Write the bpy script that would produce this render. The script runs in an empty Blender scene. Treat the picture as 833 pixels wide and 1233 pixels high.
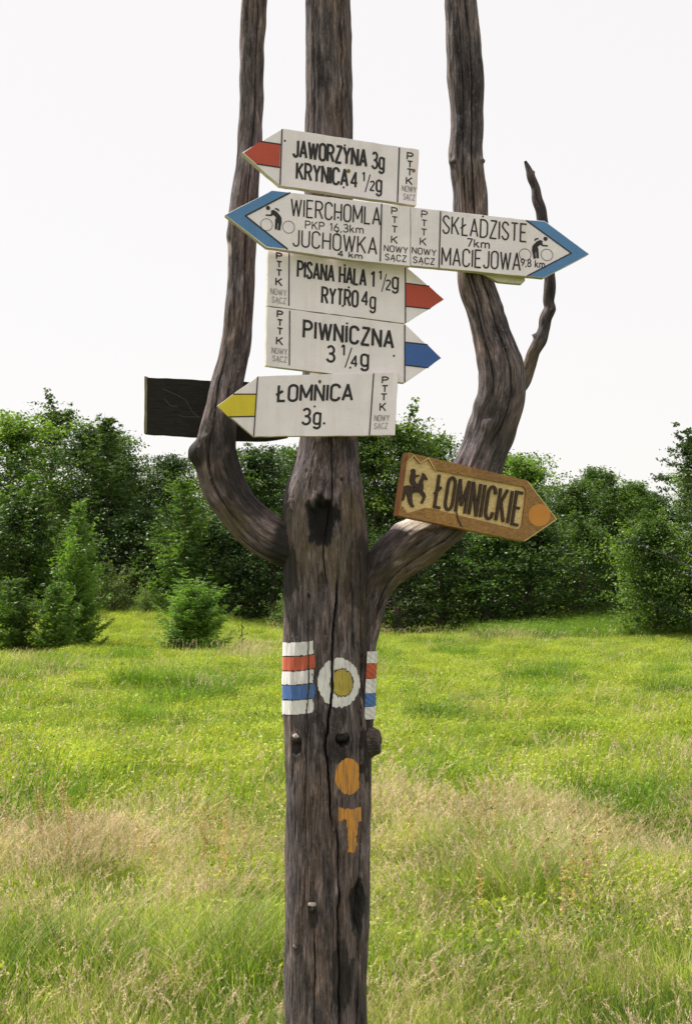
import bpy, bmesh, math, random
import numpy as np
from mathutils import Vector, geometry

# ------------------------------------------------------------------ camera, world, sun, exposure
scene = bpy.context.scene
COL = scene.collection
F_PX, CX, CY, PITCH, EYE = 1711.0, 416.5, 616.5, math.radians(2.45), 1.6
D = 3.70                                   # distance of the post's centre line
cam_d = bpy.data.cameras.new('camera')
cam = bpy.data.objects.new('camera', cam_d)
COL.objects.link(cam)
cam.location = (0, 0, EYE)
cam.rotation_euler = (math.radians(90) + PITCH, 0, 0)
cam_d.sensor_width = 36.0
cam_d.lens = 36.0 * F_PX / 1233.0
cam_d.clip_start = 0.05
cam_d.clip_end = 3000
scene.camera = cam

TO_SUN = Vector((-0.46, 0.34, 0.82)).normalized()
elev = math.asin(TO_SUN.z)
azim = math.atan2(TO_SUN.x, TO_SUN.y)
world = bpy.data.worlds.new('World')
scene.world = world
world.use_nodes = True
wn, wl = world.node_tree.nodes, world.node_tree.links
bg = wn['Background']
sky = wn.new('ShaderNodeTexSky')
sky.sky_type = 'NISHITA'
sky.sun_disc = False
sky.sun_elevation = elev
sky.sun_rotation = azim
sky.altitude = 900
sky.air_density = 1.0
sky.dust_density = 3.0
sky.ozone_density = 1.0
hz = wn.new('ShaderNodeMix')               # thin milky cloud veil over the blue
hz.data_type = 'RGBA'
hz.inputs[0].default_value = 0.88
wl.new(sky.outputs[0], hz.inputs[6])
hz.inputs[7].default_value = (7.05, 6.78, 6.58, 1)
wl.new(hz.outputs[2], bg.inputs['Color'])
bg.inputs['Strength'].default_value = 0.089

sun_d = bpy.data.lights.new('sun', 'SUN')
sun_d.energy = 5.0
sun_d.angle = math.radians(0.6)
sun_d.color = (1.0, 0.95, 0.87)
sun = bpy.data.objects.new('sun', sun_d)
COL.objects.link(sun)
sun.rotation_euler = TO_SUN.to_track_quat('Z', 'Y').to_euler()
sun.location = (-5, 3, 12)

vs = scene.view_settings
vs.view_transform = 'Standard'
vs.look = 'None'
vs.exposure = 0.72
vs.gamma = 1.0
vs.use_curve_mapping = False
scene.cycles.max_bounces = 6
scene.cycles.transparent_max_bounces = 4

# ------------------------------------------------------------------ helpers
random.seed(5)
RNG = np.random.default_rng(11)
SP, CP = math.sin(PITCH), math.cos(PITCH)

def ray(px, py):
    """direction of the sight line through a photo point, y component 1"""
    u, v = (px - CX) / F_PX, (CY - py) / F_PX
    y, z = CP - SP * v, SP + CP * v
    return u / y, z / y

def at(px, py, Y):
    a, b = ray(px, py)
    return np.array([a * Y, Y, EYE + b * Y])

def S(a, b, x):
    t = np.clip((np.asarray(x, float) - a) / (b - a), 0, 1)
    return t * t * (3 - 2 * t)

def vnoise(p, seed=0):
    p = np.asarray(p, float)
    i = np.floor(p).astype(np.int64)
    f = p - i
    f = f * f * (3 - 2 * f)
    def h(ix, iy, iz):
        n = (ix * 374761393 + iy * 668265263 + iz * 2147483647 + seed * 144269) & 0xffffffff
        n = ((n ^ (n >> 13)) * 1274126177) & 0xffffffff
        n = ((n ^ (n >> 16)) * 2246822519) & 0xffffffff
        return ((n ^ (n >> 15)) & 0xffff) / 32767.5 - 1
    X, Y, Z = i[..., 0], i[..., 1], i[..., 2]
    fx, fy, fz = f[..., 0], f[..., 1], f[..., 2]
    r = 0
    for dx in (0, 1):
        for dy in (0, 1):
            for dz in (0, 1):
                w = (fx if dx else 1 - fx) * (fy if dy else 1 - fy) * (fz if dz else 1 - fz)
                r = r + w * h(X + dx, Y + dy, Z + dz)
    return r

def fbm(p, octv=4, seed=0):
    r, a = 0, 1.0
    p = np.asarray(p, float)
    for k in range(octv):
        r = r + a * vnoise(p, seed + k * 7)
        p = p * 2.03
        a *= 0.5
    return r

def link(o, parent=None):
    COL.objects.link(o)
    if parent is not None:
        o.parent = parent
    return o

def tag(o, label=None, cat=None, group=None, kind=None):
    if label: o['label'] = label
    if cat: o['category'] = cat
    if group: o['group'] = group
    if kind: o['kind'] = kind
    return o

def empty(name, loc):
    o = bpy.data.objects.new(name, None)
    o.empty_display_size = 0.1
    o.location = loc
    return link(o)

def np_mesh(name, v, f, smooth=True, mats=(), fmat=None):
    """v (n,3), f (m,k) faces all of one size"""
    v = np.asarray(v, np.float32)
    f = np.asarray(f, np.int32)
    m = bpy.data.meshes.new(name)
    m.vertices.add(len(v))
    m.vertices.foreach_set('co', v.ravel())
    k = f.shape[1]
    m.loops.add(f.size)
    m.loops.foreach_set('vertex_index', f.ravel())
    m.polygons.add(len(f))
    m.polygons.foreach_set('loop_start', np.arange(0, f.size, k, dtype=np.int32))
    m.polygons.foreach_set('loop_total', np.full(len(f), k, np.int32))
    for t in mats:
        m.materials.append(t)
    if fmat is not None:
        m.polygons.foreach_set('material_index', np.asarray(fmat, np.int32))
    m.update(calc_edges=True)
    m.polygons.foreach_set('use_smooth', np.full(len(f), smooth))
    return m

def attr(m, name, kind, data):
    a = m.attributes.new(name, kind, 'POINT')
    a.data.foreach_set('vector' if kind == 'FLOAT_VECTOR' else 'value', np.asarray(data, np.float32).ravel())

def mobj(name, mesh, parent=None):
    o = bpy.data.objects.new(name, mesh)
    if parent is not None:
        o.matrix_parent_inverse.identity()
    return link(o, parent)

def rebase(mesh, origin):
    n = len(mesh.vertices)
    a = np.empty(n * 3, np.float32)
    mesh.vertices.foreach_get('co', a)
    a = a.reshape(-1, 3) - np.asarray(origin, np.float32)
    mesh.vertices.foreach_set('co', a.ravel())
    mesh.update()

# ------------------------------------------------------------------ materials
def mat(name):
    m = bpy.data.materials.new(name)
    m.use_nodes = True
    nt = m.node_tree
    return m, nt.nodes, nt.links, nt.nodes['Principled BSDF']

def node(n, kind, **kw):
    x = n.new(kind)
    for k, v in kw.items():
        setattr(x, k, v)
    return x

def ramp(n, stops):
    r = n.new('ShaderNodeValToRGB')
    e = r.color_ramp.elements
    while len(e) < len(stops):
        e.new(0.5)
    for q, (p, c) in zip(e, stops):
        q.position = p
        q.color = (*c, 1)
    return r

def mixc(n, l, fac, a, b, mode='MIX'):
    x = n.new('ShaderNodeMix')
    x.data_type = 'RGBA'
    x.blend_type = mode
    for sock, val in ((x.inputs[0], fac), (x.inputs[6], a), (x.inputs[7], b)):
        if hasattr(val, 'is_output'):
            l.new(val, sock)
        elif isinstance(val, (int, float)):
            sock.default_value = val
        else:
            sock.default_value = (*val, 1)
    return x.outputs[2]

def noise(n, l, vec, scale, detail=4, rough=0.55, dist=0.0):
    x = n.new('ShaderNodeTexNoise')
    x.inputs['Scale'].default_value = scale
    x.inputs['Detail'].default_value = detail
    x.inputs['Roughness'].default_value = rough
    x.inputs['Distortion'].default_value = dist
    if vec is not None:
        l.new(vec, x.inputs['Vector'])
    return x.outputs[0]

def scaled(n, l, vec, s):
    x = n.new('ShaderNodeVectorMath')
    x.operation = 'MULTIPLY'
    l.new(vec, x.inputs[0])
    x.inputs[1].default_value = s
    return x.outputs[0]

def weathered_wood():
    m, n, l, b = mat('weathered_wood')
    at_ = node(n, 'ShaderNodeAttribute', attribute_name='grain')
    v = at_.outputs['Vector']
    fine = noise(n, l, scaled(n, l, v, (330, 330, 14)), 1.0, 6, 0.72)
    mid = noise(n, l, scaled(n, l, v, (75, 75, 13)), 1.0, 7, 0.72, 0.4)
    big = noise(n, l, scaled(n, l, v, (14, 14, 5)), 1.0, 4, 0.65)
    spots = noise(n, l, scaled(n, l, v, (170, 170, 90)), 1.0, 4, 0.75)
    c1 = ramp(n, [(0.32, (0.022, 0.019, 0.020)), (0.43, (0.095, 0.085, 0.086)), (0.56, (0.185, 0.167, 0.170)), (0.69, (0.42, 0.38, 0.385))])
    l.new(mid, c1.inputs[0])
    c2 = ramp(n, [(0.34, (0.22, 0.21, 0.21)), (0.48, (0.84, 0.82, 0.82)), (0.64, (1.42, 1.37, 1.36))])
    l.new(fine, c2.inputs[0])
    c = mixc(n, l, 1.0, mixc(n, l, 1.0, c1.outputs[0], (0.98, 0.91, 0.95), 'MULTIPLY'), c2.outputs[0], 'MULTIPLY')
    warm = ramp(n, [(0.42, (0, 0, 0)), (0.66, (1, 1, 1))])
    l.new(big, warm.inputs[0])
    c = mixc(n, l, warm.outputs[0], c, mixc(n, l, 1.0, c, (1.12, 0.96, 0.78), 'MULTIPLY'))
    dk = ramp(n, [(0.33, (1, 1, 1)), (0.47, (0, 0, 0))])
    l.new(big, dk.inputs[0])
    c = mixc(n, l, dk.outputs[0], c, mixc(n, l, 1.0, c, (0.42, 0.40, 0.41), 'MULTIPLY'))
    sp = ramp(n, [(0.58, (0, 0, 0)), (0.70, (0.7, 0.7, 0.7))])
    l.new(spots, sp.inputs[0])
    c = mixc(n, l, sp.outputs[0], c, (0.33, 0.28, 0.25))
    # char, rot and painted shade; moss-ochre tint; pale wood and painted sunlit tops
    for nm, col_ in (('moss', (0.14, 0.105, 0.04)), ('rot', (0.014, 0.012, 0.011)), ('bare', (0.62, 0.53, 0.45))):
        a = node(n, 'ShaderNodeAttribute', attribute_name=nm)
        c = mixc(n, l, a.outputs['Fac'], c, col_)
    l.new(c, b.inputs['Base Color'])
    b.inputs['Roughness'].default_value = 0.78
    b.inputs['Specular IOR Level'].default_value = 0.3
    add = node(n, 'ShaderNodeMath', operation='MULTIPLY_ADD')
    l.new(mid, add.inputs[0]); add.inputs[1].default_value = 1.6; l.new(fine, add.inputs[2])
    bp = n.new('ShaderNodeBump')
    bp.inputs['Strength'].default_value = 0.9
    bp.inputs['Distance'].default_value = 0.005
    l.new(add.outputs[0], bp.inputs['Height'])
    l.new(bp.outputs[0], b.inputs['Normal'])
    return m

def painted(name, col_, wear=0.35, rough=0.55, dirt=(0.30, 0.25, 0.2), thr=0.63, scale=30, axis=(1, 8, 8)):
    m, n, l, b = mat(name)
    tc = n.new('ShaderNodeTexCoord')
    v = scaled(n, l, tc.outputs['Object'], axis)
    g = noise(n, l, v, scale, 5, 0.65)
    w = noise(n, l, tc.outputs['Object'], 9, 5, 0.6)
    tint = ramp(n, [(0.3, tuple(0.86 * q for q in col_)), (0.7, tuple(min(1, 1.05 * q) for q in col_))])
    l.new(w, tint.inputs[0])
    r = ramp(n, [(thr, (0, 0, 0)), (min(0.99, thr + 0.13), (wear, wear, wear))])
    l.new(g, r.inputs[0])
    run = noise(n, l, scaled(n, l, tc.outputs['Object'], (26, 26, 2.2)), 1.0, 4, 0.6)
    rk = ramp(n, [(0.34, (0.92, 0.90, 0.86)), (0.48, (1, 1, 1))])
    l.new(run, rk.inputs[0])
    fl = noise(n, l, scaled(n, l, tc.outputs['Object'], (60, 60, 160)), 1.0, 4, 0.7)
    fk = ramp(n, [(0.70, (0, 0, 0)), (0.73, (0.6, 0.6, 0.6))])
    l.new(fl, fk.inputs[0])
    cc = mixc(n, l, 1.0, mixc(n, l, r.outputs[0], tint.outputs[0], dirt), rk.outputs[0], 'MULTIPLY')
    l.new(mixc(n, l, fk.outputs[0], cc, dirt), b.inputs['Base Color'])
    b.inputs['Roughness'].default_value = rough
    bp = n.new('ShaderNodeBump')
    bp.inputs['Strength'].default_value = 0.3
    bp.inputs['Distance'].default_value = 0.002
    l.new(g, bp.inputs['Height'])
    l.new(bp.outputs[0], b.inputs['Normal'])
    return m

def plankwood(name, dark, light, rough=0.6, scale=26, axis=(1, 10, 10), bump=0.35):
    m, n, l, b = mat(name)
    tc = n.new('ShaderNodeTexCoord')
    g = noise(n, l, scaled(n, l, tc.outputs['Object'], axis), scale, 6, 0.62, 0.5)
    w = noise(n, l, tc.outputs['Object'], 7, 4, 0.6)
    mid = tuple((a + c) / 2 for a, c in zip(dark, light))
    r = ramp(n, [(0.3, dark), (0.5, mid), (0.7, light)])
    l.new(g, r.inputs[0])
    k = ramp(n, [(0.3, (0.7, 0.7, 0.7)), (0.7, (1.15, 1.15, 1.15))])
    l.new(w, k.inputs[0])
    l.new(mixc(n, l, 1.0, r.outputs[0], k.outputs[0], 'MULTIPLY'), b.inputs['Base Color'])
    b.inputs['Roughness'].default_value = rough
    bp = n.new('ShaderNodeBump')
    bp.inputs['Strength'].default_value = bump
    bp.inputs['Distance'].default_value = 0.003
    l.new(g, bp.inputs['Height'])
    l.new(bp.outputs[0], b.inputs['Normal'])
    return m

def leafy(name, dark, light, trans=0.35, warm=None, scale=0.6, rough=0.5, spec=0.25, glow=(1.3, 1.4, 0.55), vary=(0.72, 1.35)):
    """foliage: diffuse + translucent; hue varies per leaf (vertex value 'tone') and by place"""
    m, n, l, b = mat(name)
    geo = n.new('ShaderNodeNewGeometry')
    tone = node(n, 'ShaderNodeAttribute', attribute_name='tone')
    ps = noise(n, l, geo.outputs['Position'], scale, 3, 0.6)
    mm = node(n, 'ShaderNodeMath', operation='MULTIPLY_ADD')
    l.new(tone.outputs['Fac'], mm.inputs[0]); mm.inputs[1].default_value = 0.55
    sub = node(n, 'ShaderNodeMath', operation='MULTIPLY_ADD')
    l.new(ps, sub.inputs[0]); sub.inputs[1].default_value = 1.4; sub.inputs[2].default_value = -0.5
    l.new(sub.outputs[0], mm.inputs[2])
    stops = [(0.1, dark), (0.8, light)]
    if warm: stops = [(0.1, dark), (0.6, light), (0.98, warm)]
    r = ramp(n, stops)
    l.new(mm.outputs[0], r.inputs[0])
    oi = n.new('ShaderNodeObjectInfo')
    ov = ramp(n, [(0.0, (vary[0],) * 3), (1.0, (vary[1],) * 3)])
    l.new(oi.outputs['Random'], ov.inputs[0])
    rc = mixc(n, l, 1.0, r.outputs[0], ov.outputs[0], 'MULTIPLY')
    l.new(rc, b.inputs['Base Color'])
    b.inputs['Roughness'].default_value = rough
    b.inputs['Specular IOR Level'].default_value = spec
    t = n.new('ShaderNodeBsdfTranslucent')
    l.new(mixc(n, l, 1.0, rc, glow, 'MULTIPLY'), t.inputs['Color'])
    mx = n.new('ShaderNodeMixShader')
    mx.inputs[0].default_value = trans
    l.new(b.outputs[0], mx.inputs[1])
    l.new(t.outputs[0], mx.inputs[2])
    l.new(mx.outputs[0], n['Material Output'].inputs['Surface'])
    return m

def plain(name, col_, rough=0.6, metal=0.0):
    m, n, l, b = mat(name)
    tc = n.new('ShaderNodeTexCoord')
    g = noise(n, l, tc.outputs['Object'], 60, 3)
    r = ramp(n, [(0.3, tuple(0.75 * c for c in col_)), (0.7, tuple(min(1, 1.2 * c) for c in col_))])
    l.new(g, r.inputs[0])
    l.new(r.outputs[0], b.inputs['Base Color'])
    b.inputs['Roughness'].default_value = rough
    b.inputs['Metallic'].default_value = metal
    return m

M_DEAD = weathered_wood()
M_WHITE = painted('white_board_paint', (0.95, 0.86, 0.915), wear=0.28, thr=0.63, dirt=(0.52, 0.46, 0.40))
M_EDGE = plankwood('board_edge_wood', (0.55, 0.50, 0.36), (0.80, 0.76, 0.62))
M_BLACK = painted('black_lettering_paint', (0.016, 0.012, 0.013), wear=0.3, thr=0.66, dirt=(0.25, 0.2, 0.2), scale=60, axis=(1, 3, 3))
M_FAINT = painted('faded_grey_lettering', (0.33, 0.29, 0.29), wear=0.7, thr=0.52, dirt=(0.7, 0.66, 0.66), scale=60, axis=(1, 2, 2))
M_RED = painted('red_arrow_paint', (0.55, 0.075, 0.04), wear=0.35, thr=0.64, dirt=(0.62, 0.25, 0.18))
M_BLUE = painted('deep_blue_arrow_paint', (0.045, 0.13, 0.42), wear=0.3, thr=0.66, dirt=(0.2, 0.3, 0.5))
M_CYAN = painted('mid_blue_chevron_paint', (0.10, 0.25, 0.52), wear=0.4, thr=0.6, dirt=(0.25, 0.4, 0.62))
M_YEL = painted('yellow_arrow_paint', (0.78, 0.62, 0.03), wear=0.25, thr=0.68, dirt=(0.6, 0.5, 0.15))
M_NAIL = plain('rusty_nail', (0.05, 0.035, 0.025), 0.5, 0.6)
M_RUST = plain('rust_stain', (0.22, 0.15, 0.03), 0.8)
M_SHADEBACK = plankwood('shaded_back_board', (0.006, 0.005, 0.004), (0.030, 0.025, 0.019), rough=0.95)  # near-black colour stands for the shade on the board's back
M_BROWN = plankwood('stained_brown_wood', (0.18, 0.08, 0.016), (0.46, 0.24, 0.06), rough=0.5)
M_CARVE = plankwood('carved_pale_wood', (0.62, 0.41, 0.14), (0.92, 0.72, 0.36), rough=0.6)
M_BURN = plankwood('burnt_letter_wood', (0.016, 0.007, 0.004), (0.075, 0.030, 0.010), rough=0.6)
M_ENDG = plankwood('end_grain_wood', (0.22, 0.075, 0.02), (0.42, 0.16, 0.05), rough=0.6, axis=(6, 6, 2))
M_ORANGE = painted('orange_disc_paint', (0.62, 0.25, 0.035), wear=0.4, thr=0.6, dirt=(0.5, 0.25, 0.08))
M_PALEB = plankwood('pale_batten_wood', (0.66, 0.58, 0.46), (0.85, 0.79, 0.70))

def blaze(name, col_, thr=0.53, wear=0.7):
    m, n, l, b = mat(name)
    a = node(n, 'ShaderNodeAttribute', attribute_name='grain')
    g = noise(n, l, scaled(n, l, a.outputs['Vector'], (300, 300, 14)), 1.0, 4, 0.7)
    w = noise(n, l, scaled(n, l, a.outputs['Vector'], (60, 60, 30)), 1.0, 3, 0.6)
    r = ramp(n, [(thr, (0, 0, 0)), (thr + 0.1, (wear,) * 3)])
    l.new(g, r.inputs[0])
    t = ramp(n, [(0.3, tuple(0.8 * c for c in col_)), (0.7, tuple(min(1, 1.08 * c) for c in col_))])
    l.new(w, t.inputs[0])
    l.new(mixc(n, l, r.outputs[0], t.outputs[0], (0.14, 0.11, 0.10)), b.inputs['Base Color'])
    b.inputs['Roughness'].default_value = 0.6
    bp = n.new('ShaderNodeBump')
    bp.inputs['Strength'].default_value = 0.5
    bp.inputs['Distance'].default_value = 0.003
    l.new(g, bp.inputs['Height']); l.new(bp.outputs[0], b.inputs['Normal'])
    return m
B_WHITE = blaze('white_blaze_paint', (0.80, 0.77, 0.77), 0.56, 0.65)
B_RED = blaze('red_blaze_paint', (0.55, 0.10, 0.045))
B_BLUE = blaze('blue_blaze_paint', (0.06, 0.16, 0.45))
B_YEL = blaze('ochre_yellow_blaze_paint', (0.50, 0.385, 0.05), 0.54, 0.7)
B_ORANGE = blaze('orange_blaze_paint', (0.70, 0.30, 0.035), 0.49, 0.75)

# ------------------------------------------------------------------ the terrain
def ground_z(x, y):
    x = np.asarray(x, float); y = np.asarray(y, float)
    z = 0.75 * S(29, 47, y) * S(0.5, -7.0, x)
    z = z + 0.16 * S(31, 36, y) * S(3.0, 7.5, x)
    p = np.stack([x, y, 0 * x], -1)
    z = z + 0.085 * fbm(p * 0.6, 3, 3) * S(2, 9, np.hypot(x, y)) + 0.07 * vnoise(p * 0.09, 9) * S(10, 25, y)
    far = np.hypot(x, y - 30)
    z = z - 0.00006 * np.maximum(far - 60, 0) ** 2 * (far < 400) - (far >= 400) * 6.9
    return z

def build_ground():
    def axis(lo, hi, fine_lo, fine_hi, step):
        a = list(np.arange(fine_lo, fine_hi + 1e-6, step))
        s, q = step, fine_hi
        while q < hi:
            s *= 1.22; q += s; a.append(q)
        s, q, b = step, fine_lo, []
        while q > lo:
            s *= 1.22; q -= s; b.append(q)
        return np.array(b[::-1] + a)
    xs = axis(-900, 900, -16, 16, 0.25)
    ys = axis(-900, 1100, -3, 52, 0.25)
    X, Y = np.meshgrid(xs, ys)
    Z = ground_z(X, Y)
    v = np.stack([X, Y, Z], -1).reshape(-1, 3)
    nx, ny = len(xs), len(ys)
    i = (np.arange(ny - 1)[:, None] * nx + np.arange(nx - 1)[None, :]).ravel()
    f = np.stack([i, i + 1, i + nx + 1, i + nx], -1)
    m, n, l, b = mat('meadow_soil_and_turf')
    geo = n.new('ShaderNodeNewGeometry')
    a = noise(n, l, geo.outputs['Position'], 1.2, 6, 0.65)
    c = noise(n, l, geo.outputs['Position'], 25, 4, 0.7)
    r = ramp(n, [(0.3, (0.07, 0.10, 0.02)), (0.55, (0.15, 0.19, 0.03)), (0.75, (0.20, 0.21, 0.06))])
    l.new(a, r.inputs[0])
    r2 = ramp(n, [(0.3, (0.35, 0.35, 0.35)), (0.65, (1.1, 1.1, 1.1))])
    l.new(c, r2.inputs[0])
    l.new(mixc(n, l, 1.0, r.outputs[0], r2.outputs[0], 'MULTIPLY'), b.inputs['Base Color'])
    b.inputs['Roughness'].default_value = 0.95
    b.inputs['Specular IOR Level'].default_value = 0.1
    bp = n.new('ShaderNodeBump'); bp.inputs['Distance'].default_value = 0.06
    l.new(c, bp.inputs['Height']); l.new(bp.outputs[0], b.inputs['Normal'])
    o = mobj('ground', np_mesh('ground', v, f, True, [m]))
    tag(o, kind='structure')
build_ground()

# ------------------------------------------------------------------ the dead forked tree
def catmull(P, ds):
    P = np.asarray(P, float)
    Q = np.vstack([2 * P[0] - P[1], P, 2 * P[-1] - P[-2]])
    out = []
    for i in range(1, len(Q) - 2):
        L = np.linalg.norm(Q[i + 1][:3] - Q[i][:3])
        n = max(2, int(L / ds))
        t = np.linspace(0, 1, n, endpoint=False)[:, None]
        a, b, c, d = Q[i - 1], Q[i], Q[i + 1], Q[i + 2]
        out.append(0.5 * ((2 * b) + (-a + c) * t + (2 * a - 5 * b + 4 * c - d) * t ** 2 + (-a + 3 * b - 3 * c + d) * t ** 3))
    out.append(P[-1:])
    return np.vstack(out)

PXM = D / F_PX                              # metres per photo pixel at the post

def chain(pts, ds=0.004):
    """pts: (px, py, radius px, depth offset m) -> rows x, y, z, r"""
    rows = []
    for px, py, r, dy in pts:
        p = at(px, py, D + dy)
        rows.append([p[0], p[1], p[2], r * PXM * (D + dy) / D])
    return catmull(rows, ds)

TRUNK_PTS = [(394, 1560, 53, 0), (394, 1400, 50, 0), (393.5, 1233, 48, 0), (394, 1150, 49, 0), (395, 1100, 49.2, 0), (395, 1000, 50, 0), (395.5, 930, 50.5, 0),
             (396, 890, 51, 0), (394, 850, 51, 0), (392, 800, 50, 0), (392, 760, 50, 0), (392, 720, 50, 0), (391.5, 680, 51, 0), (391, 650, 51, 0),
             (390.5, 620, 48.5, 0), (390.5, 590, 45, 0), (392, 565, 40.5, 0), (394.5, 545, 37, 0), (395.5, 520, 34, 0), (396, 480, 32, 0),
             (396, 400, 30.5, 0), (396, 300, 29.5, 0), (396, 200, 28.5, 0), (395.5, 100, 27.7, 0), (394.5, 0, 27.2, 0), (394, -160, 26, 0), (393.5, -330, 22, 0)]
# crack: photo points down the trunk (x, y); width metres, depth metres
CRACKS = [([(408, -300), (410, 0), (411, 60), (412, 170), (408, 300), (402, 450), (400, 530), (400, 600), (393, 640), (388, 660), (391, 690), (396, 715)], 0.0015, 0.012),
          ([(408, 690), (405, 720), (402, 760), (400, 800), (399.5, 830), (398, 855), (393.5, 878), (392, 900), (395, 925), (398, 960), (400, 1000)], 0.0024, 0.026),
          ([(405, 985), (406, 1020), (407, 1080), (407, 1140), (409, 1233), (410, 1400)], 0.0019, 0.020),
          ([(379, 1118), (378, 1170), (378, 1233), (377, 1400)], 0.0018, 0.014),
          ([(432, 640), (434, 700), (436, 800), (436, 900), (434, 960)], 0.0022, 0.014),
          ([(423, 560), (424, 700), (426, 790)], 0.0015, 0.008),
          ([(377, -200), (377, 60), (378, 160)], 0.0014, 0.008),
          ([(372, 740), (370, 860), (367, 1000), (365, 1120)], 0.0012, 0.007),
          ([(432, 1000), (431, 1150), (430, 1300)], 0.0014, 0.008)]
# hollow knots: px, py, rx, ry, depth m
HOLLOWS = [(388, 627, 17, 26, 0.022), (412, 890, 8, 10, 0.022), (430, 1090, 7, 30, 0.012), (411, 577, 2.2, 2.2, 0.010), (371, 718, 2.2, 2.2, 0.010),
           (357, 897, 6, 12, 0.012), (387, 703, 7, 14, 0.006)]
# dark rot and char, shade painted under stubs, darkened limb joints: px, py, rx, ry, strength
ROT_SHADE = [(388, 628, 19, 30, 1.0), (412, 890, 8, 10, 0.95), (430, 1092, 9, 34, 0.9), (412, 1175, 13, 40, 0.75), (357, 899, 6, 15, 0.8), (378, 1100, 7, 16, 0.7),
        (396, 1060, 6, 90, 0.35), (445, 760, 12, 120, 0.4), (430, 690, 14, 50, 0.55), (387, 705, 8, 15, 0.35), (360, 1143, 6, 8, 0.5), (407, 905, 20, 14, 0.5),
        (404, 540, 30, 16, 0.35), (448, 905, 13, 40, 0.85), (345, 690, 14, 34, 0.8), (440, 1200, 12, 70, 0.5)]
MOSSES = [(425, 620, 15, 30, 0.5), (365, 650, 25, 60, 0.35), (400, 670, 30, 40, 0.35), (436, 720, 4, 90, 0.4)]

TR = chain(TRUNK_PTS)
TR = TR[np.argsort(TR[:, 2])]

def trunk_at(z):
    return np.interp(z, TR[:, 2], TR[:, 0]), np.interp(z, TR[:, 2], TR[:, 3])

def trunk_px(x, z, th):
    """photo point of a trunk surface spot, used to place marks by where they are on the trunk"""
    cx, r = trunk_at(z)
    X = cx + r * np.cos(th); Y = D - r * np.sin(th)
    u = X / Y; w = (z - EYE) / Y
    v = (w * CP - SP) / (CP + SP * w)
    y = CP - SP * v
    return CX + u * y * F_PX, CY - v * F_PX

def grain_of(z, th, r):
    return np.stack([np.cos(th) * r, np.sin(th) * r, z], -1)

def trunk_r(z, th, extra=False):
    cx, r0 = trunk_at(z)
    g = grain_of(z, th, r0)
    front = S(0.0, 0.25, np.sin(th))
    px, py = trunk_px(None, z, th)
    d = 0.05 * r0 * vnoise(g * [9, 9, 4], 21) + 0.0022 * fbm(g * [45, 45, 9], 3, 31)
    ridge = 1 - np.abs(fbm(g * [85, 85, 3.0], 3, 44))
    d = d + 0.0013 * np.clip(ridge, -0.5, 1) + 0.0007 * fbm(g * [300, 300, 18], 2, 52)
    crk = np.zeros_like(d)
    for pts, w, dep in CRACKS:
        pts = np.array(pts, float)
        cxp = np.interp(py, pts[:, 1], pts[:, 0])
        cxp = cxp + 1.2 * vnoise(np.stack([py * 0.05, 0 * py, 0 * py], -1), 5) + 0.5 * vnoise(np.stack([py * 0.21, 0 * py, 0 * py], -1), 6)
        ends = S(pts[0, 1] - 2, pts[0, 1] + 25, py) * S(pts[-1, 1] + 2, pts[-1, 1] - 25, py)
        dist = (px - cxp) * PXM
        c = np.exp(-(dist / w) ** 2) * ends * front
        d = d - dep * c
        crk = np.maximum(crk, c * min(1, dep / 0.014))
    rot = np.zeros_like(d); moss = np.zeros_like(d)
    wob = fbm(g * [75, 75, 40], 4, 61)
    for hx, hy, rx, ry, dep in HOLLOWS:
        q = np.sqrt(((px - hx) / rx) ** 2 + ((py - hy) / ry) ** 2) + 0.2 * wob
        d = d - dep * S(1.05, 0.55, q) * front + 0.14 * dep * np.exp(-((q - 1.25) / 0.22) ** 2) * front
    for hx, hy, rx, ry, k in ROT_SHADE:
        q = np.sqrt(((px - hx) / rx) ** 2 + ((py - hy) / ry) ** 2) + 0.3 * wob
        rot = np.maximum(rot, k * S(1.1, 0.88, q) * front)
    for hx, hy, rx, ry, k in MOSSES:
        q = np.sqrt(((px - hx) / rx) ** 2 + ((py - hy) / ry) ** 2) + 0.3 * wob
        moss = np.maximum(moss, k * S(1.3, 0.3, q) * front)
    # burl shoulder left of the big knot
    q = np.sqrt(((px - 350) / 14) ** 2 + ((py - 600) / 34) ** 2)
    d = d + 0.007 * S(1.2, 0.2, q) * front
    q = np.sqrt(((px - 384) / 26) ** 2 + ((py - 598) / 12) ** 2)
    d = d + 0.002 * S(1.2, 0.2, q) * front
    if extra:
        return r0 + d, cx, g, np.maximum(rot, 0.85 * S(0.25, 0.8, crk)), moss, crk  # crack lines are darkened through the same mask
    return r0 + d

tree = empty('dead_tree', (at(394, 1233, D)[0], D, 0))
TREE0 = np.array(tree.location)
tag(tree, 'bare grey forked dead tree used as a signpost, with painted trail marks on its trunk', 'tree')

def ring_faces(nr, nt):
    i = (np.arange(nr - 1)[:, None] * nt)
    j = np.arange(nt)[None, :]
    j2 = (j + 1) % nt
    return np.stack([i + j, i + j2, i + nt + j2, i + nt + j], -1).reshape(-1, 4)

def cap(v, f, nr, nt):
    """close both ends with quads folded to a centre point"""
    n = len(v)
    v = np.vstack([v, v[:nt].mean(0), v[(nr - 1) * nt:nr * nt].mean(0)])
    j = np.arange(0, nt, 2)
    a = np.stack([np.full(len(j), n), (j + 2) % nt, (j + 1) % nt, j], -1)
    o = (nr - 1) * nt
    b = np.stack([np.full(len(j), n + 1), o + j, o + (j + 1) % nt, o + (j + 2) % nt], -1)
    return v, np.vstack([f, a, b])

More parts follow.
